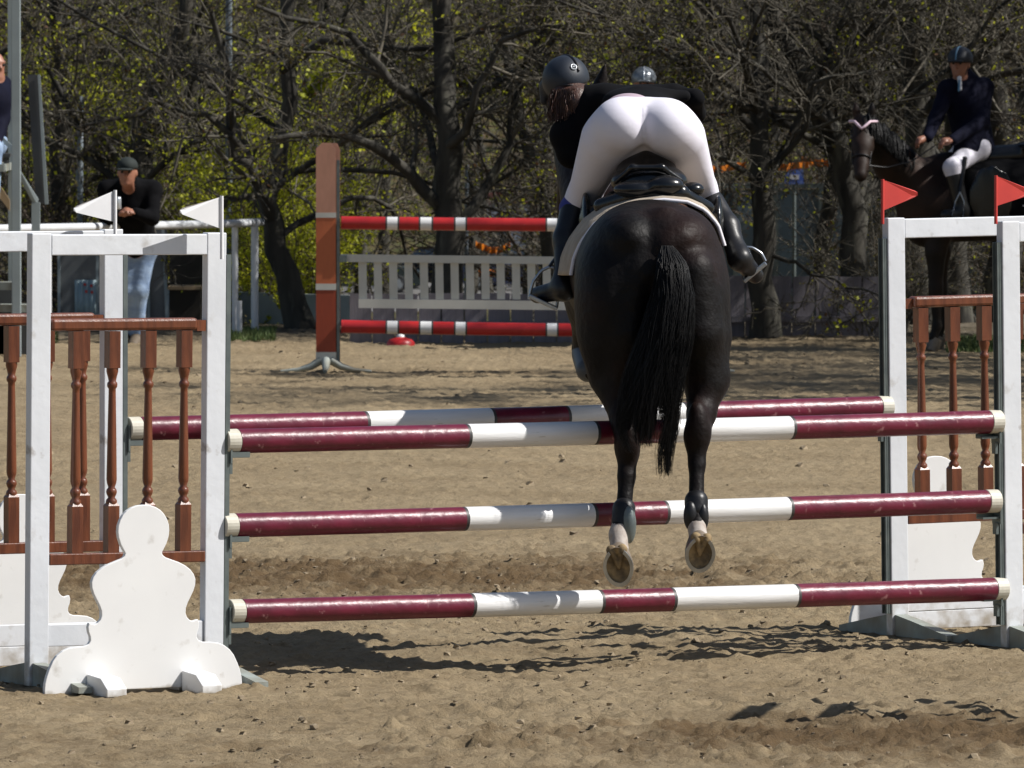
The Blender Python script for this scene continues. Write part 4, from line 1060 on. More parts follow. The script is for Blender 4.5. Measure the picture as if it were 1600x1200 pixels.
def hand_prims(w, tip, side, r=1.0):
    """w wrist, tip = direction the fingers point; curled slightly"""
    w = np.asarray(w, float); d = np.asarray(tip, float); d /= np.linalg.norm(d)
    up = np.array((0, 0, 1.0)); a = np.cross(d, up); a /= np.linalg.norm(a) + 1e-9; b = np.cross(a, d)
    pr = [cap(w, w + d * .085 * r, .026, .036, .02)]
    for i, l in enumerate((.060, .072, .068, .052)):
        o = w + d * .085 * r + a * (i - 1.5) * .021
        m = o + d * l * .6 - b * .012; e = m + d * l * .25 - b * .035
        pr += [cap(o, m, .0105, .0095, .006), cap(m, e, .0095, .008, .004)]
    t0 = w + d * .03 - a * side * .025; t1 = t0 - a * side * .03 + d * .03; t2 = t1 + d * .035 - b * .012
    pr += [cap(t0, t1, .014, .012, .012), cap(t1, t2, .012, .010, .006)]
    return pr

def head_prims(c, f, h=.115, look=-.1):
    """c head centre, f facing direction (unit, horizontal)"""
    c = np.asarray(c, float); f = np.asarray(f, float); f /= np.linalg.norm(f); up = np.array((0, 0, 1.0)); s = np.cross(f, up); s /= np.linalg.norm(s)
    Rm = np.stack([s, f, np.cross(s, f)], 1)
    pr = [ell(c + up * .015, (.076, .095, .10), .03, Rm), ell(c + f * .025 - up * .05, (.058, .065, .072), .03, Rm), cap(c + f * .085 + up * .012, c + f * .108 - up * .022, .010, .015, .015),
          cap(c + f * .082 - up * .058 - s * .02, c + f * .082 - up * .058 + s * .02, .010, .010, .01), ell(c + f * .075 - up * .092, (.025, .02, .018), .02, Rm),
          cap(c + f * .085 + up * .03 - s * .045, c + f * .085 + up * .03 + s * .045, .012, .012, .015)]
    for q in (-1, 1):
        pr.append(ell(c + s * q * .078 - f * .005 - up * .005, (.012, .022, .032), .008, Rm))
        pr.append(ell(c + s * q * .032 + f * .098 + up * .008, (.017, .016, .011), .01, Rm, sub=True))
    return pr, Rm, s

def eyes(c, Rm, s, f, parent, origin):
    f = np.asarray(f, float) / np.linalg.norm(f)
    for q in (-1, 1):
        e = np.asarray(c) + s * q * .032 + f * .088 + np.array((0, 0, .008))
        sdf_obj('eye', [ell(e, (.0125, .0125, .0125), .003)], .004, M['boot'], parent, origin)

def person(J, f, label, top, bottom, shoe, group=None, res=.012, female=False, head_gear=None, hair='brown_hair', sleeves=True, extra_top=(), loc=None, cat='person', boots_to_knee=False, gloves=None, name='person'):
    """J: joint name -> world position"""
    J = {k: np.asarray(v, float) for k, v in J.items()}
    if loc is None: loc = (J['aL'] + J['aR']) / 2 * np.array((1, 1, 0))
    org = np.asarray(loc, float)
    r = empty(name, org, label, cat, group)
    hp, Rm, s = head_prims(J['head'], f)
    body = list(hp)
    body += [cap(J['head'] - (0, 0, .08), J['neck'], .052, .06, .03), cap(J['neck'], J['chest'], .085, .15, .06), cap(J['chest'], J['pelvis'], .145, .125, .06)]
    torso = [cap(J['neck'] + (0, 0, .01), J['chest'], .085, .15, .06), cap(J['chest'], J['pelvis'], .148, .128, .06), cap(J['sL'], J['sR'], .075, .075, .06),
             cap(J['chest'] + (J['sL'] - J['chest']) * .45, J['pelvis'] + (J['hL'] - J['pelvis']) * .6, .10, .10, .06), cap(J['chest'] + (J['sR'] - J['chest']) * .45, J['pelvis'] + (J['hR'] - J['pelvis']) * .6, .10, .10, .06)]
    arms = []
    for q in 'LR': arms += chain([J['s' + q], J['e' + q], J['w' + q]], [.062, .045, .032], .03)
    body += torso + arms
    for q, sd in (('L', 1), ('R', -1)): body += hand_prims(J['w' + q], J['f' + q] - J['w' + q], sd)
    legs = []
    for q in 'LR': legs += chain([J['h' + q], J['k' + q], J['a' + q]], [.092, .062, .042], .04)
    pel = [cap(J['hL'], J['hR'], .105, .105, .05), cap(J['pelvis'], J['pelvis'] + (0, 0, .08), .125, .12, .05)]
    feet = []
    for q in 'LR': feet += [cap(J['a' + q] - (0, 0, .035), J['t' + q], .045, .034, .03)]
    body += legs + pel + feet
    sdf_obj('body', body, res, M['skin'], r, org)
    eyes(J['head'], Rm, s, f, r, org)
    tp = torso + arms + [cap(J['neck'], J['head'] + (J['neck'] - J['head']) * .52, .072, .060, .03)]
    if len(extra_top): tp = tp + list(extra_top)
    sdf_obj('jacket' if 'jacket' in top else 'sweater', tp, res, M[top], r, org, inflate=.016)
    sdf_obj('trousers' if bottom == 'jeans' else 'breeches', legs + pel, res, M[bottom], r, org, inflate=.012)
    if boots_to_knee:
        for q in 'LR':
            k = J['k' + q] + (J['a' + q] - J['k' + q]) * .10
            sdf_obj('boot', [cap(k, J['a' + q], .060, .046, .03), cap(J['a' + q], J['a' + q] - (0, 0, .03), .047, .045, .03), cap(J['a' + q] - (0, 0, .035), J['t' + q], .046, .034, .03)], res * .8, M[shoe], r, org, inflate=.014)
    else:
        for q in 'LR': sdf_obj('shoe', [cap(J['a' + q] - (0, 0, .03), J['t' + q], .050, .038, .03)], res * .8, M[shoe], r, org, inflate=.010)
    c = J['head']; up = np.array((0, 0, 1.0)); fv = np.asarray(f, float) / np.linalg.norm(f)
    if hair: sdf_obj('hair', [ell(c + up * .02 - fv * .025, (.083, .088, .10), .02, Rm)], res * .8, M[hair], r, org, clip=lambda X, Y, Z: ((X - c[0]) * fv[0] + (Y - c[1]) * fv[1] - .02 - (Z - c[2]) * .6))
    if head_gear == 'cap':
        o = sdf_obj('cap', [ell(c + up * .055, (.093, .105, .082), .02, Rm)], .009, M['cap_green'], r, org, clip=lambda X, Y, Z: (c[2] + .035 - Z) + 0 * X + 0 * Y)
        sdf_obj('cap_peak', [ell(c + up * .030 + fv * .125, (.080, .085, .012), .01, Rm)], .007, M['cap_green'], o, (0, 0, 0))
        o.children[0].location = (0, 0, 0); 
        me = o.children[0].data; me.transform(Matrix.Translation(-Vector(org)))
    elif head_gear:
        o = sdf_obj('helmet', [ell(c + up * .042 - fv * .008, (.108, .130, .108), .02, Rm)], .008, M[head_gear[0]], r, org, clip=lambda X, Y, Z: (c[2] + .01 - Z) + 0 * X + 0 * Y)
        k = sdf_obj('peak', [ell(c + up * .025 + fv * .125, (.07, .045, .011), .01, Rm)], .007, M[head_gear[0]], o, org)
        k = sdf_obj('stripe', [ell(c + up * .044 - fv * .004, (.022, .132, .111), .005, Rm)], .006, M[head_gear[1]], o, org, clip=lambda X, Y, Z: (c[2] + .03 - Z) + 0 * X + 0 * Y)
        st = []
        for q in (-1, 1): st += [cap(c + s * q * .083 + up * .02, c + s * q * .06 - up * .09 + fv * .03, .005, .005, .004)]
        sdf_obj('chin_strap', st + [cap(c + s * .06 - up * .09 + fv * .03, c - s * .06 - up * .09 + fv * .03, .005, .005, .004)], .005, M['boot'], o, org)
    return r

# ---- the man leaning on the railing
DM = 76.9
m = lambda x, y, d=0: at(x, y, DM + d)
fz = lambda px, d=0: 0
J = dict(head=m(199, 270, -.16), neck=m(202, 293, .06), chest=m(204, 322, .14), pelvis=m(213, 385, .38), sL=m(238, 297, .08), sR=m(168, 297, .08), eL=m(238, 341, -.06), eR=m(167, 341, -.05),
         wL=m(212, 333, -.16), wR=m(188, 337, -.16), fL=m(196, 330, -.18), fR=m(196, 332, -.20), hL=m(226, 388, .4), hR=m(203, 388, .4), kL=m(218, 455, .32), kR=m(200, 458, .34), aL=m(214, 523, .36), aR=m(196, 522, .42), tL=m(208, 540, .20), tR=m(190, 537, .26))
man = person(J, (-.12, -1, 0), 'man in black sweater, jeans and dark cap leaning on the white railing', 'black_knit', 'jeans', 'shoe', head_gear='cap', loc=(J['aL'][0], J['aL'][1], 0))
c = m(184, 318, -.26); rcan = empty('drink_can', c, 'small silver white can held by the man at the railing', 'can')
lathe([(.001, -.05), (.026, -.05), (.03, -.044), (.03, .044), (.026, .055), (.001, .055)], 14).build('can_body', M['silver'], rcan)
lathe([(.022, .0555), (.024, .058), (.001, .058)], 12).build('can_lid', M['print_white'], rcan)

# ---- the seated person at the left edge
g = lambda x, y, d=0: at(x - 8, y, 74.4 + d)
J = dict(head=g(0, 103), neck=g(-4, 128), chest=g(-8, 155), pelvis=g(-12, 215), sL=g(-34, 132, .1), sR=g(10, 134, .1), eL=g(-36, 180), eR=g(12, 185), wL=g(-20, 215, -.3), wR=g(2, 222, -.3), fL=g(-15, 222, -.45), fR=g(4, 228, -.45),
         hL=g(-22, 225), hR=g(-3, 225), kL=g(-24, 232, -.42), kR=g(-2, 232, -.42), aL=g(-24, 300, -.45), aR=g(-2, 300, -.45), tL=g(-26, 312, -.62), tR=g(-4, 312, -.62))
person(J, (.5, -.8, 0), 'grey haired person in a navy jacket sitting on the judges stand at the left edge', 'navy', 'jeans', 'shoe', hair='grey_hair', res=.014, loc=tuple(g(-12, 262) ))
c = g(-12, 241); 
st = empty('stool', (c[0], c[1] + .02, CAMZ - 202 * 74 / F + .03), 'low dark stool under the person on the judges stand', 'stool')
MB().box((0, 0, .07), (.4, .3, .03)).build('seat', M['dark_panel'], st)
for a in (-.16, .16):
    for b in (-.11, .11): MB().box((a, b, .028), (.03, .03, .054)).build('leg', M['dark_panel'], st)

# ================================================================== standing horses in the background
def standing_horse(loc, ang, head_turn, label, coat='horse_brown', res=.02, tack=True, group=None, head_low=0.0, scale=1.0):
    loc = np.asarray(loc, float); Rz = rotz(ang)
    T = lambda x, y, z: loc + Rz @ np.array((x, y, z)) * scale
    k = .07
    Rm = Rz
    def E(x, y, z, r, kk=k): return ell(T(x, y, z), np.array(r) * scale, kk, Rm)
    def Ch(pts, rad, kk=.05): return chain([T(*p) for p in pts], [q * scale for q in rad], kk)
    ht = head_turn
    pr = [cap(T(-.35, 0, 1.24), T(.35, 0, 1.20), .33, .31, .1), E(-.62, 0, 1.28, (.36, .29, .32)), E(.58, 0, 1.18, (.26, .25, .33)), E(.38, 0, 1.50, (.28, .10, .15)),
          E(-.75, .13, 1.1, (.2, .13, .28)), E(-.75, -.13, 1.1, (.2, .13, .28))]
    poll = (1.24 * math.cos(ht * .25), .30 * math.sin(ht), 1.88 - head_low)
    pr += Ch([(.62, 0, 1.30), (.88, .06 * ht, 1.56), (poll[0] - .04, poll[1] * .85, poll[2] - .06)], [.235, .165, .105], .08)
    hd = np.array((math.cos(ht) * .55, math.sin(ht) * .55, -.84)); hd /= np.linalg.norm(hd)
    pl = np.array(poll); mz = pl + hd * .50
    pr += Ch([tuple(pl + hd * .02), tuple(pl + hd * .22), tuple(pl + hd * .40), tuple(mz)], [.095, .088, .058, .056], .04)
    hs = np.array((-math.sin(ht), math.cos(ht), 0)); hf = np.cross(hs, hd); hf = hf if hf @ np.array((math.cos(ht), math.sin(ht), 0)) > 0 else -hf
    pr += Ch([tuple(pl + hd * .14 - hf * .07), tuple(pl + hd * .26 - hf * .06)], [.07, .04], .04)
    for q in (-1, 1):
        a = pl + hs * q * .055 + np.array((0, 0, .04)); b = a + np.array((0, 0, .15)) + hs * q * .02 + hf * .02
        pr += [cap(T(*a), T(*((a + b) / 2)), .032, .036, .02), cap(T(*((a + b) / 2)), T(*b), .034, .008, .01)]
        pr += [ell(T(*(pl + hd * .17 + hs * q * .075 + hf * .045)), (.028, .028, .024), .02, None)]
    for q in (-1, 1):
        x0 = .50 + (.04 if q > 0 else -.05)
        pr += Ch([(.50, q * .13, 1.05), (x0, q * .14, .82), (x0, q * .14, .52), (x0, q * .14, .46), (x0 - .01, q * .14, .20), (x0 + .02, q * .14, .10)], [.13, .085, .055, .050, .036, .042], .04)
        x1 = -.72 - (.06 if q > 0 else 0)
        pr += Ch([(-.70, q * .13, 1.05), (-.60, q * .15, .82), (x1 - .10, q * .15, .55), (x1 - .06, q * .15, .45), (x1, q * .15, .20), (x1 + .04, q * .15, .10)], [.20, .115, .062, .052, .040, .044], .05)
    root = empty('horse', loc, label, 'horse', group)
    sdf_obj('body', pr, res, M[coat], root, loc)
    for q in (-1, 1):
        for x in (.55 if q > 0 else .46, -.72 - (.06 if q > 0 else 0) + .06):
            a, b = T(x - .02, q * (.14 if x > 0 else .15), .10), T(x + .03, q * (.14 if x > 0 else .15), 0.0)
            MB().tube([a, b], [.048 * scale, .062 * scale], 14).build('hoof', M['hoof'], root, loc)
    # mane and tail
    rgm = np.random.default_rng(5); N = 520
    t = rgm.uniform(.05, 1, N)
    c0 = np.array([T(.62, 0, 1.50)]) + t[:, None] * (T(poll[0] - .02, poll[1], poll[2] + .06) - T(.62, 0, 1.50))[None]
    c0[:, 2] += .04 * np.sin(t * 3.1)
    c0 += rgm.normal(size=(N, 3)) * .01
    side = Rz @ np.array((0, 1.0, 0))
    sg = 1 if ht > 0 else -1
    paths = np.stack([c0, c0 + side * sg * .07 + (0, 0, .01), c0 + side * sg * .13 + (0, 0, -.07), c0 + side * sg * .15 + (0, 0, -.16)], 1) + rgm.normal(size=(N, 4, 3)) * .006
    v, q = tubes(paths, np.tile(np.array([.006, .006, .005, .003]), (N, 1)), 3)
    tag(link('mane', np_mesh('mane', v - loc, q, M['hair']), root), kind='stuff')
    N = 300; a = rgm.normal(size=(N, 3)) * .012
    cs = [T(-.95, 0, 1.42), T(-1.06, 0, 1.30), T(-1.10, 0, 1.0), T(-1.08, 0, .7), T(-1.06, 0, .45)]
    paths = np.stack([c[None] + a * w_ for c, w_ in zip(cs, (1.5, 3, 5, 5, 3))], 1)
    v, q = tubes(paths, np.tile(np.array([.01, .012, .012, .01, .004]), (N, 1)), 3)
    tag(link('tail', np_mesh('tail', v - loc, q, M['hair']), root), kind='stuff')
    if tack:
        # bridle
        def ring(c, n_, r1, r2, w_, nm, mt):
            n_ = np.asarray(n_, float); a_ = hs; b_ = np.cross(n_, a_)
            th = np.linspace(0, 2 * math.pi, 17); pts = [T(*(c + a_ * r1 * math.cos(x) + b_ * r2 * math.sin(x))) for x in th]
            return MB().tube(pts, w_, 6).build(nm, M[mt], root, loc)
        ring(pl + hd * .34, hd, .078, .075, .007, 'noseband', 'boot')
        pts = [T(*(pl + hs * .115 + hd * .01 + hf * .06)), T(*(pl + hs * .065 + hd * .045 + hf * .115)), T(*(pl + hd * .125 + hf * .13)), T(*(pl - hs * .065 + hd * .045 + hf * .115)), T(*(pl - hs * .115 + hd * .01 + hf * .06))]
        MB().tube(resample(pts, 13), .012, 8).build('browband', M['pink'], root, loc)['label'] = 'pale pink V shaped browband'
        for q in (-1, 1): MB().tube([T(*(pl + hs * q * .10 + hd * .05)), T(*(pl + hs * q * .085 + hd * .2 + hf * .02)), T(*(pl + hs * q * .068 + hd * .40 + hf * .01))], .006, 6).build('cheek_strap', M['boot'], root, loc)
        # saddle pad, saddle, girth
        def shell(x0, x1, z_low, rad, th, mt, nm, cz=1.235, ztop=None):
            n = 22; mb = MB(); v = []
            ph = np.linspace(-1, 1, n)
            for x in np.linspace(x0, x1, 6):
                for a_ in ph:
                    an = a_ * 1.95
                    y = math.sin(an) * rad * (1 if abs(an) < 1.57 else 1); z = cz + math.cos(an) * rad * (1.0)
                    if abs(an) > 1.57: y = math.copysign(rad, an); z = cz - (abs(an) - 1.57) * rad
                    v.append(T(x, y, z))
            f = [(i * n + j, i * n + j + 1, (i + 1) * n + j + 1, (i + 1) * n + j) for i in range(5) for j in range(n - 1)]
            mb.add(v, f, 0, True); o = mb.build(nm, M[mt], root, loc); s_ = o.modifiers.new('solid', 'SOLIDIFY'); s_.thickness = th; s_.offset = 1
            return o
        shell(-.33, .33, .9, .352, .014, 'jacket', 'saddle_pad', 1.25)
        so_ = sdf_obj('saddle', [cap(T(-.2, 0, 1.62), T(.18, 0, 1.60), .10, .09, .05), ell(T(-.24, 0, 1.69), (.06, .15, .045), .04, Rm), ell(T(.2, 0, 1.67), (.07, .08, .05), .04, Rm),
                       ell(T(.12, .375, 1.28), (.20, .02, .27), .03, Rm), ell(T(.12, -.375, 1.28), (.20, .02, .27), .03, Rm)], .016, M['saddle'], root, loc)
    return root, T, pl, hd, hs, hf

DH = 75.6
hx = (1558 - 800) / F * DH
root, T, pl, hd, hs, hf = standing_horse((hx, DH + .1, gz(hx, DH)), R(180 + 8), R(74), 'dark brown saddled horse standing at the right with its head turned to the camera', scale=1.02)
# small white emblem on the saddle pad
for (dx, dz, w_, h_) in ((-.235, .0, .022, .06), (-.205, .012, .020, .045), (-.18, .0, .020, .06), (-.155, .01, .02, .05), (-.195, -.095, .05, .010), (-.175, -.115, .05, .010)):
    c = T(dx, 0, 1.30 + dz + .02) + rotz(R(188)) @ np.array((0, .375, 0))
    MB().box(c - np.asarray(root.location), (w_, .004, h_), rotz(R(188))).build('pad_print', M['print_white'], root)

k = lambda x, y, d=0: at(x, y, DH + d)
fr2 = (-.45, -.9, 0)
J = dict(head=k(1500, 100, .05), neck=k(1508, 128, .12), chest=k(1512, 160, .14), pelvis=k(1520, 222, .15), sL=k(1537, 137, .20), sR=k(1481, 140, .02), eL=k(1535, 190, .0), eR=k(1462, 185, -.05), wL=k(1489, 219, -.34), wR=k(1450, 214, -.22), fL=k(1462, 224, -.42), fR=k(1436, 220, -.26),
         hL=k(1526, 232, .0), hR=k(1512, 232, .32), kL=k(1488, 262, -.36), kR=k(1478, 262, .62), aL=k(1503, 328, -.38), aR=k(1496, 328, .66), tL=k(1478, 336, -.42), tR=k(1470, 336, .62))
person(J, (-.35, -.94, 0), 'rider in navy jacket, white breeches and dark helmet sitting on the standing horse', 'navy', 'breeches2', 'boot', head_gear=('helmet', 'panel'), boots_to_knee=True, loc=tuple(k(1520, 240, .15)), hair='brown_hair') if False else None
M['stripe_blue'] = mat('helmet_stripe_blue', (.10, .22, .34), .5)
rider2 = person(J, (-.35, -.94, 0), 'rider in navy jacket, white breeches and striped helmet sitting on the standing horse', 'navy', 'breeches2', 'boot', head_gear=('helmet', 'stripe_blue'), boots_to_knee=True, loc=tuple(k(1520, 240, .15)), extra_top=[cap(k(1520, 215, .12), k(1524, 236, .12), .15, .16, .05), cap(k(1520, 225, .02), k(1510, 236, -.1), .12, .10, .05)])
o2 = np.asarray(rider2.location)
sdf_obj('shirt_front', [cap(k(1499, 122, -.03), k(1501, 140, -.065), .020, .012, .01)], .006, M['print_white'], rider2, o2)
sdf_obj('tie', [cap(k(1499, 126, -.05), k(1498, 142, -.085), .010, .008, .005)], .005, M['stripe_blue'], rider2, o2)
rn = empty('reins', k(1452, 225, -.3), 'dark leather reins running from the rider hand to the standing horse bit', 'reins')
for off in (0, .12):
    pts = [T(*(pl + hd * .40 + hs * (.06 - off))), k(1385, 262, -.5 + off), k(1425, 252, -.45 + off), k(1460, 228, -.42 + off)]
    MB().tube(resample(pts, 12), .006, 6).build('rein', M['boot'], rn, np.asarray(rn.location))
sr = empty('stirrup', k(1500, 300, -.42), 'steel stirrup under the left boot of the seated rider', 'stirrup')
pts = [k(1500, 300, -.46), k(1493, 315, -.47), k(1487, 338, -.47), k(1505, 341, -.47), k(1506, 315, -.47), k(1500, 300, -.46)]
MB().tube(pts, .006, 6).build('stirrup_iron', M['steel'], sr, np.asarray(sr.location))
MB().tube([k(1508, 245, -.36), k(1500, 300, -.46)], .008, 6, flat=2.5).build('stirrup_leather', M['boot'], sr, np.asarray(sr.location))

# ---- second mounted rider, almost hidden behind the jumping pair
DK = 76.6; kx = (1012 - 800) / F * DK
h3, T3, *_ = standing_horse((kx, DK + .6, gz(kx, DK)), R(-92), R(3), 'dark horse of the silver helmet rider hidden behind the jumping horse', coat='horse', scale=.93, res=.025)
k = lambda x, y, d=0: at(x, y, DK + .6 + d)
J = dict(head=k(1006, 131, -.12), neck=k(1008, 158, 0), chest=k(1009, 185, .02), pelvis=k(1010, 240, .05), sL=k(1040, 165, 0), sR=k(977, 165, 0), eL=k(1044, 210, -.1), eR=k(974, 210, -.1), wL=k(1025, 240, -.3), wR=k(993, 240, -.3), fL=k(1018, 246, -.4), fR=k(1000, 246, -.4),
         hL=k(1028, 248, .05), hR=k(992, 248, .05), kL=k(1072, 288, -.2), kR=k(950, 288, -.2), aL=k(1080, 360, -.05), aR=k(942, 360, -.05), tL=k(1080, 372, -.2), tR=k(942, 372, -.2))
person(J, (0, -1, 0), 'rider with silver grey helmet showing just above the jumping rider back', 'navy', 'breeches2', 'boot', head_gear=('helmet_grey', 'silver'), boots_to_knee=True, loc=tuple(k(1010, 250)))

# ================================================================== the jumping horse
px = lambda r: r / S
C = lambda a, b, r1, r2, k=.04: cap(P(*a), P(*b), px(r1), px(r2), k)
horse = empty('jumping_horse', P(1020, 430, .6), 'black horse seen from behind taking off over the maroon and white poles', 'horse'); HO = np.asarray(horse.location)
hp = [ell(P(1018, 428, .32), (.315, .40, .300), .06), ell(P(958, 478, .16), (.165, .24, .31), .07), ell(P(1078, 482, .16), (.172, .24, .33), .07),
      ell(P(985, 372, .22), (.15, .28, .135), .05), ell(P(1058, 374, .22), (.16, .28, .135), .05),
      cap(P(1015, 428, .45), P(985, 425, 1.25), .305, .295, .08), ell(P(965, 430, 1.55), (.25, .30, .34), .08), ell(P(985, 340, 1.35), (.12, .30, .14), .08),
      C((1000, 425, .02), (984, 520, .02), 36, 40, .03), C((984, 520, .02), (972, 600, .06), 38, 26, .03), C((1082, 425, .0), (1090, 520, .0), 36, 40, .03), C((1090, 520, .0), (1100, 600, .02), 38, 26, .03),
      cap(P(1036, 345, .1), P(1040, 385, -.02), .06, .045, .04),
      # left hind
      C((955, 530, .10), (958, 585, .14), 46, 36, .06), C((958, 585, .14), (978, 655, .02), 36, 23), C((978, 655, .02), (981, 700, -.06), 23, 19, .03), C((981, 700, -.06), (979, 745, -.10), 19, 12.5, .03),
      C((979, 745, -.10), (974, 806, -.16), 12.5, 13, .03), C((974, 806, -.16), (966, 835, -.20), 14.5, 14, .02), C((966, 835, -.20), (968, 862, -.24), 14, 15, .02),
      ell(P(983, 690, -.10), (.045, .05, .085), .03),
      # right hind
      C((1092, 535, .12), (1102, 590, .08), 49, 36, .06), C((1102, 590, .08), (1094, 645, -.02), 36, 24), C((1094, 645, -.02), (1088, 680, -.08), 24, 20, .03), C((1088, 680, -.08), (1089, 725, -.12), 20, 12, .03),
      C((1089, 725, -.12), (1088, 785, -.18), 12, 12.5, .03), C((1088, 785, -.18), (1088, 820, -.22), 15, 14, .02), C((1088, 820, -.22), (1092, 845, -.26), 13, 16, .02),
      ell(P(1089, 664, -.12), (.045, .045, .10), .05),
      # crease between the haunches
      ell(P(1030, 560, -.05), (.03, .08, .20), .10, sub=True), ell(P(1032, 650, .05), (.080, .20, .19), .08, sub=True),
      # neck, head, ears
      cap(P(955, 375, 1.6), P(900, 228, 2.05), .20, .105, .08), C((903, 205, 2.05), (900, 250, 2.2), 34, 30), C((900, 250, 2.2), (888, 325, 2.42), 30, 20),
      C((926, 196, 1.98), (934, 150, 1.94), 16, 19, .02), C((934, 150, 1.94), (946, 100, 1.92), 18, 3, .01), C((890, 185, 2.1), (884, 150, 2.1), 15, 8, .02),
      # folded forelegs
      C((925, 478, 1.55), (915, 545, 1.75), 36, 21), C((915, 545, 1.75), (920, 582, 1.45), 18, 13), C((1000, 480, 1.55), (995, 548, 1.75), 36, 21), C((995, 548, 1.75), (998, 585, 1.45), 18, 13)]
zs = [P(966, 818)[2], P(966, 875)[2]]
xL = P(1030, 800)[0]
def horse_mats(c):
    mi = np.zeros(len(c), int)
    mi[(c[:, 2] < P(0, 818, -.2)[2]) & (c[:, 0] < xL)] = 1
    mi[(c[:, 2] < P(0, 812, -.22)[2]) & (c[:, 0] >= xL)] = 1
    mi[(c[:, 2] < P(0, 784, -.15)[2]) & (c[:, 2] > P(0, 795, -.15)[2]) & (c[:, 0] < xL)] = 1
    return mi
sdf_obj('body', hp, .011, [M['horse'], M['sock']], horse, HO, matfn=horse_mats, smooth_it=3)

# hooves with shoes
def hoof(cx, cy, d, rx, rz, tiltx, roll, lab=None):
    c = P(cx, cy, d)
    n = np.array((tiltx, -1, -.22)); n /= np.linalg.norm(n)
    up = np.array((0, 0, 1.0)); up = up - (up @ n) * n; up /= np.linalg.norm(up); s = np.cross(up, n); s /= np.linalg.norm(s)
    cr, sr_ = math.cos(roll), math.sin(roll); up, s = up * cr + s * sr_, s * cr - up * sr_
    th = np.linspace(0, 2 * math.pi, 29)[:-1]
    def ringp(k, dep, kz=1.0, oz=0):
        o = []
        for t in th:
            x, z = math.cos(t) * rx, math.sin(t) * rz
            if z > 0: x *= 1 - .12 * (z / rz); z *= .88      # heels at the top, toe rounded below
            o.append(c + s * x * k + up * (z * k * kz + oz) - n * dep)
        return np.array(o)
    N = len(th); mb = MB(); rings = [ringp(1, 0), ringp(.99, .012), ringp(.86, .055, oz=.012), ringp(.72, .09, oz=.022), ringp(.62, .105, oz=.025)]
    f = [(i * N + (j + 1) % N, i * N + j, (i + 1) * N + j, (i + 1) * N + (j + 1) % N) for i in range(4) for j in range(N)]
    mb.add(np.vstack(rings), f, 0, True); mb.add(rings[-1], [list(range(N))])
    h = mb.build('hoof', M['hoof'], horse, HO)
    # concave sole
    so = MB(); r0 = ringp(.97, .0005); r1 = ringp(.74, .004); r2 = ringp(.4, .016); c3 = c - n * .018
    so.add(np.vstack([r0, r1, r2, c3[None]]), [(i * N + j, i * N + (j + 1) % N, (i + 1) * N + (j + 1) % N, (i + 1) * N + j) for i in range(2) for j in range(N)] + [(2 * N + j, 2 * N + (j + 1) % N, 3 * N) for j in range(N)], 0, True)
    so.build('sole', M['sole'], h, HO)
    # frog and heel bulbs
    fr_ = [cap(c + up * rz * .62 + s * rx * .30 - n * .012, c - up * rz * .15 - n * .012, .015, .006, .006), cap(c + up * rz * .62 - s * rx * .30 - n * .012, c - up * rz * .15 - n * .012, .015, .006, .006),
           ell(c + up * rz * .72 + s * rx * .36 - n * .02, (.022, .02, .022), .01), ell(c + up * rz * .72 - s * rx * .36 - n * .02, (.022, .02, .022), .01)]
    sdf_obj('frog', fr_, .004, M['sole'], h, HO)
    # steel shoe open at the heels
    tt = np.linspace(math.radians(125), math.radians(415), 30)
    outer, inner = [], []
    for t in tt:
        x, z = math.cos(t) * rx, math.sin(t) * rz
        if z > 0: x *= 1 - .12 * (z / rz); z *= .88
        outer.append(c + s * x * 1.0 + up * z + n * .002); inner.append(c + s * x * .78 + up * z * .80 + n * .002)
    outer, inner = np.array(outer), np.array(inner); K = len(tt)
    sh = MB(); v = np.vstack([outer, inner, outer + n * .008, inner + n * .008])
    f = []
    for i in range(K - 1): f += [(2 * K + i, 2 * K + i + 1, 3 * K + i + 1, 3 * K + i), (i, i + 1, 2 * K + i + 1, 2 * K + i), (K + i + 1, K + i, 3 * K + i, 3 * K + i + 1), (i + 1, i, K + i, K + i + 1)]
    f += [(0, 2 * K, 3 * K, K), (K - 1, 2 * K - 1, 4 * K - 1, 3 * K - 1)]
    sh.add(v, f); sh.build('horseshoe', M['steel'], h, HO)
hoof(966, 884, -.34, .064, .090, -.10, R(-6))
hoof(1094, 864, -.36, .064, .084, .12, R(6))
# fetlock boots
def fboot(a, b, ra, rb, lab):
    return sdf_obj('fetlock_boot', [C(a, b, ra, rb, .01)], .006, M['boot'], horse, HO)
b1 = fboot((975, 795, -.155), (973, 818, -.17), 18, 18, '')
sdf_obj('guard_plate', [ell(P(983, 820, -.20), (.030, .028, .080), .01, None)], .005, M['track'], b1, HO)
b2 = fboot((1088, 783, -.18), (1088, 796, -.19), 18.5, 18.5, '')
sdf_obj('guard_plate', [ell(P(1079, 806, -.225), (.030, .03, .062), .01), ell(P(1098, 808, -.215), (.026, .03, .060), .01)], .005, M['boot'], b2, HO)
for (x, y, d) in ((916, 560, 1.66),):
    sdf_obj('front_boot', [C((915, 553, 1.72), (919, 578, 1.47), 23, 20, .01)], .01, M['dark_panel'], horse, HO)

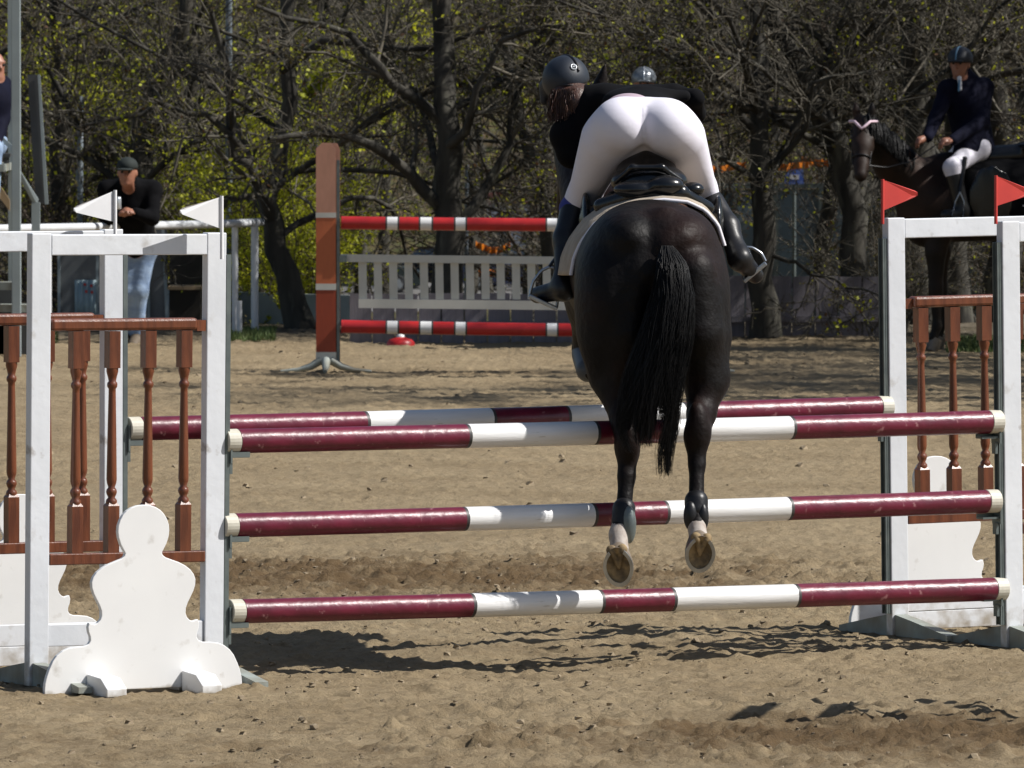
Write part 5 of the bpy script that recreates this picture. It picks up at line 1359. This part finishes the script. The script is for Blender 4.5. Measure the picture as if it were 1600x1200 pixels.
# tail
def tail():
    rg = np.random.default_rng(31); N = 7000
    cy = [(1042, 384, -.08, 9), (1050, 415, -.15, 22), (1052, 465, -.18, 32), (1040, 530, -.20, 42), (1023, 590, -.21, 46), (1014, 640, -.22, 46), (1008, 690, -.22, 44), (1026, 742, -.22, 26)]
    cl = rg.integers(0, 34, N); cs = rg.uniform(-.9, .9, 34); cs[:8] = (-1.0, -.88, .95, .85, .72, -.7, .8, -.5)
    s0 = rg.uniform(-1, 1, N); s1 = cs[cl] + rg.normal(size=N) * .085
    ce = rg.uniform(.70, .88, 34); ce[2] = ce[3] = ce[4] = ce[6] = 1.0; ce[0] = .9; end = ce[cl] * (1 - .3 * rg.random(N) ** 1.6)
    n = 14; pts = np.zeros((N, n, 3))
    ctr = np.array([P(a, b, c) for a, b, c, w_ in cy]); wd = np.array([w_ / S for *_, w_ in cy]); tk = np.linspace(0, 1, len(cy))
    dep = rg.normal(size=N) * .5
    for i in range(n):
        t = end * i / (n - 1)
        c = np.stack([np.interp(t, tk, ctr[:, j]) for j in range(3)], 1); w_ = np.interp(t, tk, wd)
        m = np.clip(t * 1.6 - .2, 0, 1); s_ = s0 * (1 - m) + s1 * m
        c[:, 0] += s_ * w_ * (1 - .35 * np.clip((t - .8) * 5, 0, 1)) + .016 * np.sin(t * 9 + cl * 2.1) * t
        c[:, 1] += dep * w_ * .35 * np.sqrt(np.clip(1 - s_ * s_, 0.05, 1)) - np.sqrt(np.clip(1 - s_ ** 2, 0, 1)) * w_ * .3
        pts[:, i] = c
    pts[:, 1:] += np.cumsum(rg.normal(size=(N, n - 1, 3)) * .0019, 1)
    v, q = tubes(pts, np.full((N, 1), .0014) * np.linspace(1.1, .35, n)[None], 3)
    tag(link('tail', np_mesh('tail', v - HO, q, M['hair']), horse), kind='stuff')
    core = [C((1040, 370, .02), (1050, 425, -.09), 18, 17), C((1050, 425, -.09), (1044, 520, -.12), 18, 24), C((1044, 520, -.12), (1026, 590, -.14), 24, 20), C((1026, 590, -.14), (1018, 625, -.15), 20, 8)]
    sdf_obj('dock', core, .008, M['hair'], horse, HO)
tail()

# saddle pad: curved sheet over the back
arc = [(892, 430), (897, 402), (908, 378), (928, 351), (955, 332), (990, 319), (1035, 312), (1075, 316), (1102, 329), (1122, 352), (1132, 384)]
def pad_sheet():
    A = np.array(arc, float); n = 34
    A = np.stack([np.interp(np.linspace(0, len(A) - 1, n), np.arange(len(A)), A[:, j]) for j in (0, 1)], 1)
    cx = 1012
    rows = []
    for (d, k_, up, sh) in ((.42, 1.0, 0, 0), (.50, 1.02, 2, -3), (.62, 1.04, 4, -7), (.80, 1.05, 5, -11), (1.0, 1.04, 3, -14)):
        rows.append(np.array([P(cx + (x - cx) * k_ + sh, 430 + (y - 430) * k_ - up * (430 - y) / 118, d) for x, y in A]))
    mb = MB().add(np.vstack(rows), [(i * n + j, i * n + j + 1, (i + 1) * n + j + 1, (i + 1) * n + j) for i in range(len(rows) - 1) for j in range(n - 1)], 0, True)
    o = mb.build('saddle_pad', M['pad'], horse, HO); s_ = o.modifiers.new('solid', 'SOLIDIFY'); s_.thickness = .016; s_.offset = 0
    MB().tube(rows[0] + np.array((0, -.006, 0)), .0085, 8).build('piping', M['piping'], o, HO)
pad_sheet()
# saddle
sd = sdf_obj('saddle', [ell(P(1014, 284, .72), (.165, .13, .085), .03), cap(P(1012, 262, .80), P(1010, 242, .78), .055, .014, .05), ell(P(1010, 266, .84), (.13, .15, .085), .04),
      cap(P(1005, 300, .8), P(1000, 285, 1.25), .10, .08, .05), ell(P(990, 262, 1.3), (.08, .1, .07), .05)], .008, M['saddle'], horse, HO)
sdf_obj('cantle_welt', [cap(P(962, 284, .62), P(988, 262, .59), .012, .014, .02), cap(P(988, 262, .59), P(1034, 262, .59), .014, .014, .02), cap(P(1034, 262, .59), P(1064, 282, .62), .014, .012, .02)], .006, M['saddle'], sd, HO)
sdf_obj('rear_panel', [ell(P(995, 296, .56), (.10, .07, .040), .02), ell(P(1040, 290, .54), (.078, .06, .045), .02), ell(P(1082, 296, .64), (.05, .05, .032), .02)], .006, M['saddle'], sd, HO)
sdf_obj('panel', [cap(P(940, 322, .66), P(1000, 304, .55), .035, .038, .02), cap(P(1000, 304, .55), P(1062, 302, .55), .038, .036, .02), cap(P(1062, 302, .55), P(1105, 325, .66), .036, .03, .02)], .007, M['saddle'], sd, HO)
sdf_obj('saddle_flap', [ell(P(915, 360, 1.0), (.028, .17, .17), .02), cap(P(960, 312, .85), P(920, 345, .92), .04, .03, .04)], .01, M['saddle'], sd, HO)
sdf_obj('saddle_flap', [ell(P(1122, 358, 1.0), (.024, .16, .15), .02), cap(P(1080, 312, .85), P(1112, 340, .92), .035, .03, .04)], .01, M['saddle'], sd, HO)
sdf_obj('strap', [cap(P(1066, 290, .60), P(1092, 303, .66), .007, .007, .004)], .004, M['wood_pale'], sd, HO)

# ================================================================== the jumping rider
rd = empty('person', P(1010, 250, .85), 'rider in tight white breeches and black jacket folded forward over the jumping horse', 'person'); RO = np.asarray(rd.location)
bre = [ell(P(969, 196, .70), (.118, .125, .118), .05), ell(P(1045, 199, .70), (.118, .125, .118), .05), ell(P(1006, 182, .80), (.190, .15, .085), .06),
       C((948, 218, .80), (914, 302, 1.12), 42, 27, .06), C((1064, 216, .80), (1100, 292, 1.12), 40, 20, .06), cap(P(990, 225, .85), P(1030, 225, .85), .08, .08, .05),
       C((914, 302, 1.12), (896, 322, 1.14), 26, 20, .03), C((1100, 292, 1.12), (1114, 308, 1.12), 19, 12, .03),
       ell(P(1007, 188, .545), (.006, .05, .13), .035, sub=True)]
legs_lo = [C((897, 322, 1.14), (882, 440, .95), 21, 14), C((1114, 308, 1.12), (1150, 395, .95), 18, 13), C((880, 448, .95), (845, 462, 1.08), 15, 12, .02), C((1156, 402, .93), (1184, 432, 1.02), 15, 12, .02)]
tor = [ell(P(1000, 172, 1.0), (.12, .26, .055), .05), ell(P(990, 163, 1.25), (.13, .20, .06), .05), cap(P(945, 154, 1.42), P(1050, 150, 1.34), .035, .035, .05), cap(P(945, 158, 1.40), P(903, 150, 1.55), .055, .05, .05)]
arm = chain([P(1052, 148, 1.36), P(1087, 153, 1.30), P(1090, 178, 1.42), P(1050, 215, 1.62)], [.034, .024, .022, .02], .02) + chain([P(928, 165, 1.42), P(893, 240, 1.42), P(930, 255, 1.75)], [.062, .047, .032], .03)
hd_ = [ell(P(886, 132, 1.58), (.085, .09, .105), .03), ell(P(880, 152, 1.62), (.06, .07, .07), .03), cap(P(866, 150, 1.66), P(862, 158, 1.68), .012, .012, .01)]
hands = hand_prims(P(1060, 215, 1.62), (-.5, .6, -.3), 1) + hand_prims(P(930, 255, 1.75), (.2, .8, -.3), -1)
sdf_obj('body', [(p if p[6] else (p[0], p[1], p[2], p[3] * .9 if not isinstance(p[3], type(None)) and not isinstance(p[3], np.ndarray) else p[3], p[4] * .9, p[5], p[6])) for p in bre + legs_lo + tor + arm] + hd_ + hands, .012, M['skin'], rd, RO, inflate=-.016)
sdf_obj('breeches', bre, .0075, M['breeches'], rd, RO, smooth_it=3)
for q, (a, b, r1) in {'L': ((908, 311, 1.13), (895, 326, 1.14), 26), 'R': ((1108, 301, 1.12), (1114, 312, 1.12), 16.5)}.items():
    sdf_obj('sock', [C(a, b, r1 - 2, r1 - 3.5, .01)], .007, M['blue_sock'], rd, RO)
for pts, rr, foot in (([(899, 326, 1.14), (886, 375, 1.06), (881, 440, .95)], (23, 20, 14.5), [(882, 452, .93), (840, 461, 1.08)]), ([(1113, 316, 1.12), (1136, 355, 1.03), (1152, 394, .95)], (18.5, 18, 14), [(1156, 405, .92), (1180, 430, 1.02)])):
    pr = [C(pts[0], pts[1], rr[0], rr[1], .03), C(pts[1], pts[2], rr[1], rr[2], .03), C(pts[2], foot[0], rr[2], 16, .03), C(foot[0], foot[1], 16, 12, .03)]
    b = sdf_obj('boot', pr, .007, M['boot'], rd, RO, inflate=.004)
    a0 = np.array(P(*pts[2])); a1 = np.array(P(*foot[0])); dn = (a1 - a0) / np.linalg.norm(a1 - a0)
    sdf_obj('ankle_strap', [cap(a0 - dn * .002, a0 + dn * .006, px(rr[2]) + .007, px(rr[2]) + .008, .003)], .005, M['saddle'], b, RO)
sdf_obj('shirt', [ell(P(983, 168, .84), (.105, .12, .062), .04)], .008, M['mauve'], rd, RO, clip=lambda X, Y, Z: (P(0, 162, .8)[2] - Z) + 0 * X + 0 * Y)
jk = [ell(P(1003, 168, 1.08), (.125, .20, .055), .04), ell(P(995, 160, 1.25), (.14, .20, .060), .05), cap(P(948, 152, 1.42), P(1052, 148, 1.34), .036, .036, .04),
      cap(P(1000, 150, 1.12), P(1070, 150, 1.18), .022, .014, .04), cap(P(945, 155, 1.40), P(906, 154, 1.52), .052, .05, .05), cap(P(900, 190, 1.46), P(888, 212, 1.44), .062, .072, .05)]
sdf_obj('jacket', jk + arm, .010, M['jacket'], rd, RO, inflate=.012)
sdf_obj('hair', [ell(P(890, 148, 1.50), (.085, .085, .075), .03), cap(P(900, 160, 1.44), P(893, 178, 1.44), .055, .045, .04), cap(P(880, 150, 1.46), P(876, 172, 1.48), .035, .022, .03), cap(P(905, 150, 1.44), P(912, 172, 1.42), .03, .02, .03)], .007, M['brown_hair'], rd, RO)
# loose hair strands
rgh = np.random.default_rng(9); N = 320
u = rgh.uniform(-1, 1, N); st = np.array([P(890 + 28 * a, 138 + 10 * b, 1.40 + .03 * abs(a)) for a, b in zip(u, rgh.random(N))])
pt = [st]
for i in range(5): pt.append(pt[-1] + np.stack([.004 * rgh.normal(size=N) + .004 * u, .006 * rgh.normal(size=N), -.022 - .006 * rgh.random(N)], 1))
v, q = tubes(np.stack(pt, 1), np.full((N, 1), .0028) * np.linspace(1, .5, 6)[None], 3)
tag(link('loose_hair', np_mesh('loose_hair', v - RO, q, M['brown_hair']), rd), kind='stuff')
hz = P(0, 137, 1.5)[2]
c0 = P(884, 124, 1.56)
hm = sdf_obj('helmet', [ell(c0, (.104, .13, .106), .02), cap(P(852, 135, 1.62), P(850, 158, 1.62), .028, .018, .03)], .007, M['helmet'], rd, RO,
             clip=lambda X, Y, Z: (P(0, 145, 1.5)[2] - Z) - np.clip((c0[0] - .02 - X) * 1.1, 0, .07) + np.clip((X - c0[0]) * .5, 0, .05) + 0 * Y)
sdf_obj('helmet_ridge', [ell(c0 + np.array((0, 0, .003)), (.022, .132, .109), .005, rotz(.5))], .006, M['boot'], hm, RO, clip=lambda X, Y, Z: (c0[2] + .035 - Z) + 0 * X + 0 * Y)
n0 = P(898, 102, 1.56) + np.array((0, -.098, 0))
dirn = (n0 - c0); dirn[1] = -abs(dirn[1]); dirn /= np.linalg.norm(dirn)
ec = c0 + dirn * np.array((.104, .13, .106)) * 1.0
th = np.linspace(0, 2 * math.pi, 21); a_ = np.cross(dirn, (0, 0, 1.0)); a_ /= np.linalg.norm(a_); b_ = np.cross(a_, dirn)
MB().tube([ec + dirn * .004 + a_ * .0125 * math.cos(t) + b_ * .0125 * math.sin(t) for t in th], .0022, 6).build('helmet_emblem_ring', M['silver'], hm, RO)
MB().tube([ec + dirn * .004 + a_ * .006, ec + dirn * .004 - a_ * .006 + b_ * .003], .0025, 6).build('helmet_emblem', M['silver'], hm, RO)
MB().tube([P(850 + 74 * t, 138 - 30 * math.sin(t * 2.6) ** 1.0 * .25 + 4 * t, 1.56) + np.array((0, -.115 * math.sin(t * math.pi) - .02, 0)) for t in np.linspace(.05, .95, 15)], .004, 6).build('helmet_trim', M['boot'], hm, RO)

# stirrups
def stirrup(bow, plate, top, lab):
    o = np.array(P(*plate[0])); r = empty('stirrup', o, lab, 'stirrup', 'stirrups of the jumping rider')
    MB().tube(resample([P(*b) for b in bow], 18), .0065, 8).build('bow', M['steel'], r, o)
    a, b = np.array(P(*plate[0])), np.array(P(*plate[1])); u = (b - a); L = np.linalg.norm(u); u /= L
    w_ = np.array((0, 1.0, 0)); n_ = np.cross(u, w_)
    Rm = np.stack([u, w_, n_], 1)
    MB().box((a + b) / 2 - o, (L, .05, .018), Rm).build('tread', M['steel'], r, bevel=.004)
    MB().tube([P(*top), P(*bow[len(bow) // 2])], .006, 6, flat=2.2).build('stirrup_leather', M['boot'], r, o)
stirrup([(828, 459, 1.0), (833, 440, 1.0), (846, 423, 1.0), (858, 417, 1.0), (868, 419, 1.0), (874, 440, 1.0), (870, 480, 1.0)], ((826, 462, 1.0), (871, 483, 1.0)), (905, 350, 1.05), 'stirrup under the left boot beside the picket gate')
stirrup([(1196, 408, .98), (1190, 396, .98), (1176, 387, .98), (1164, 386, .98), (1158, 398, .98), (1160, 420, .98), (1163, 438, .98)], ((1162, 440, .98), (1197, 411, .98)), (1118, 340, 1.05), 'stirrup under the right boot beside the slim tree')
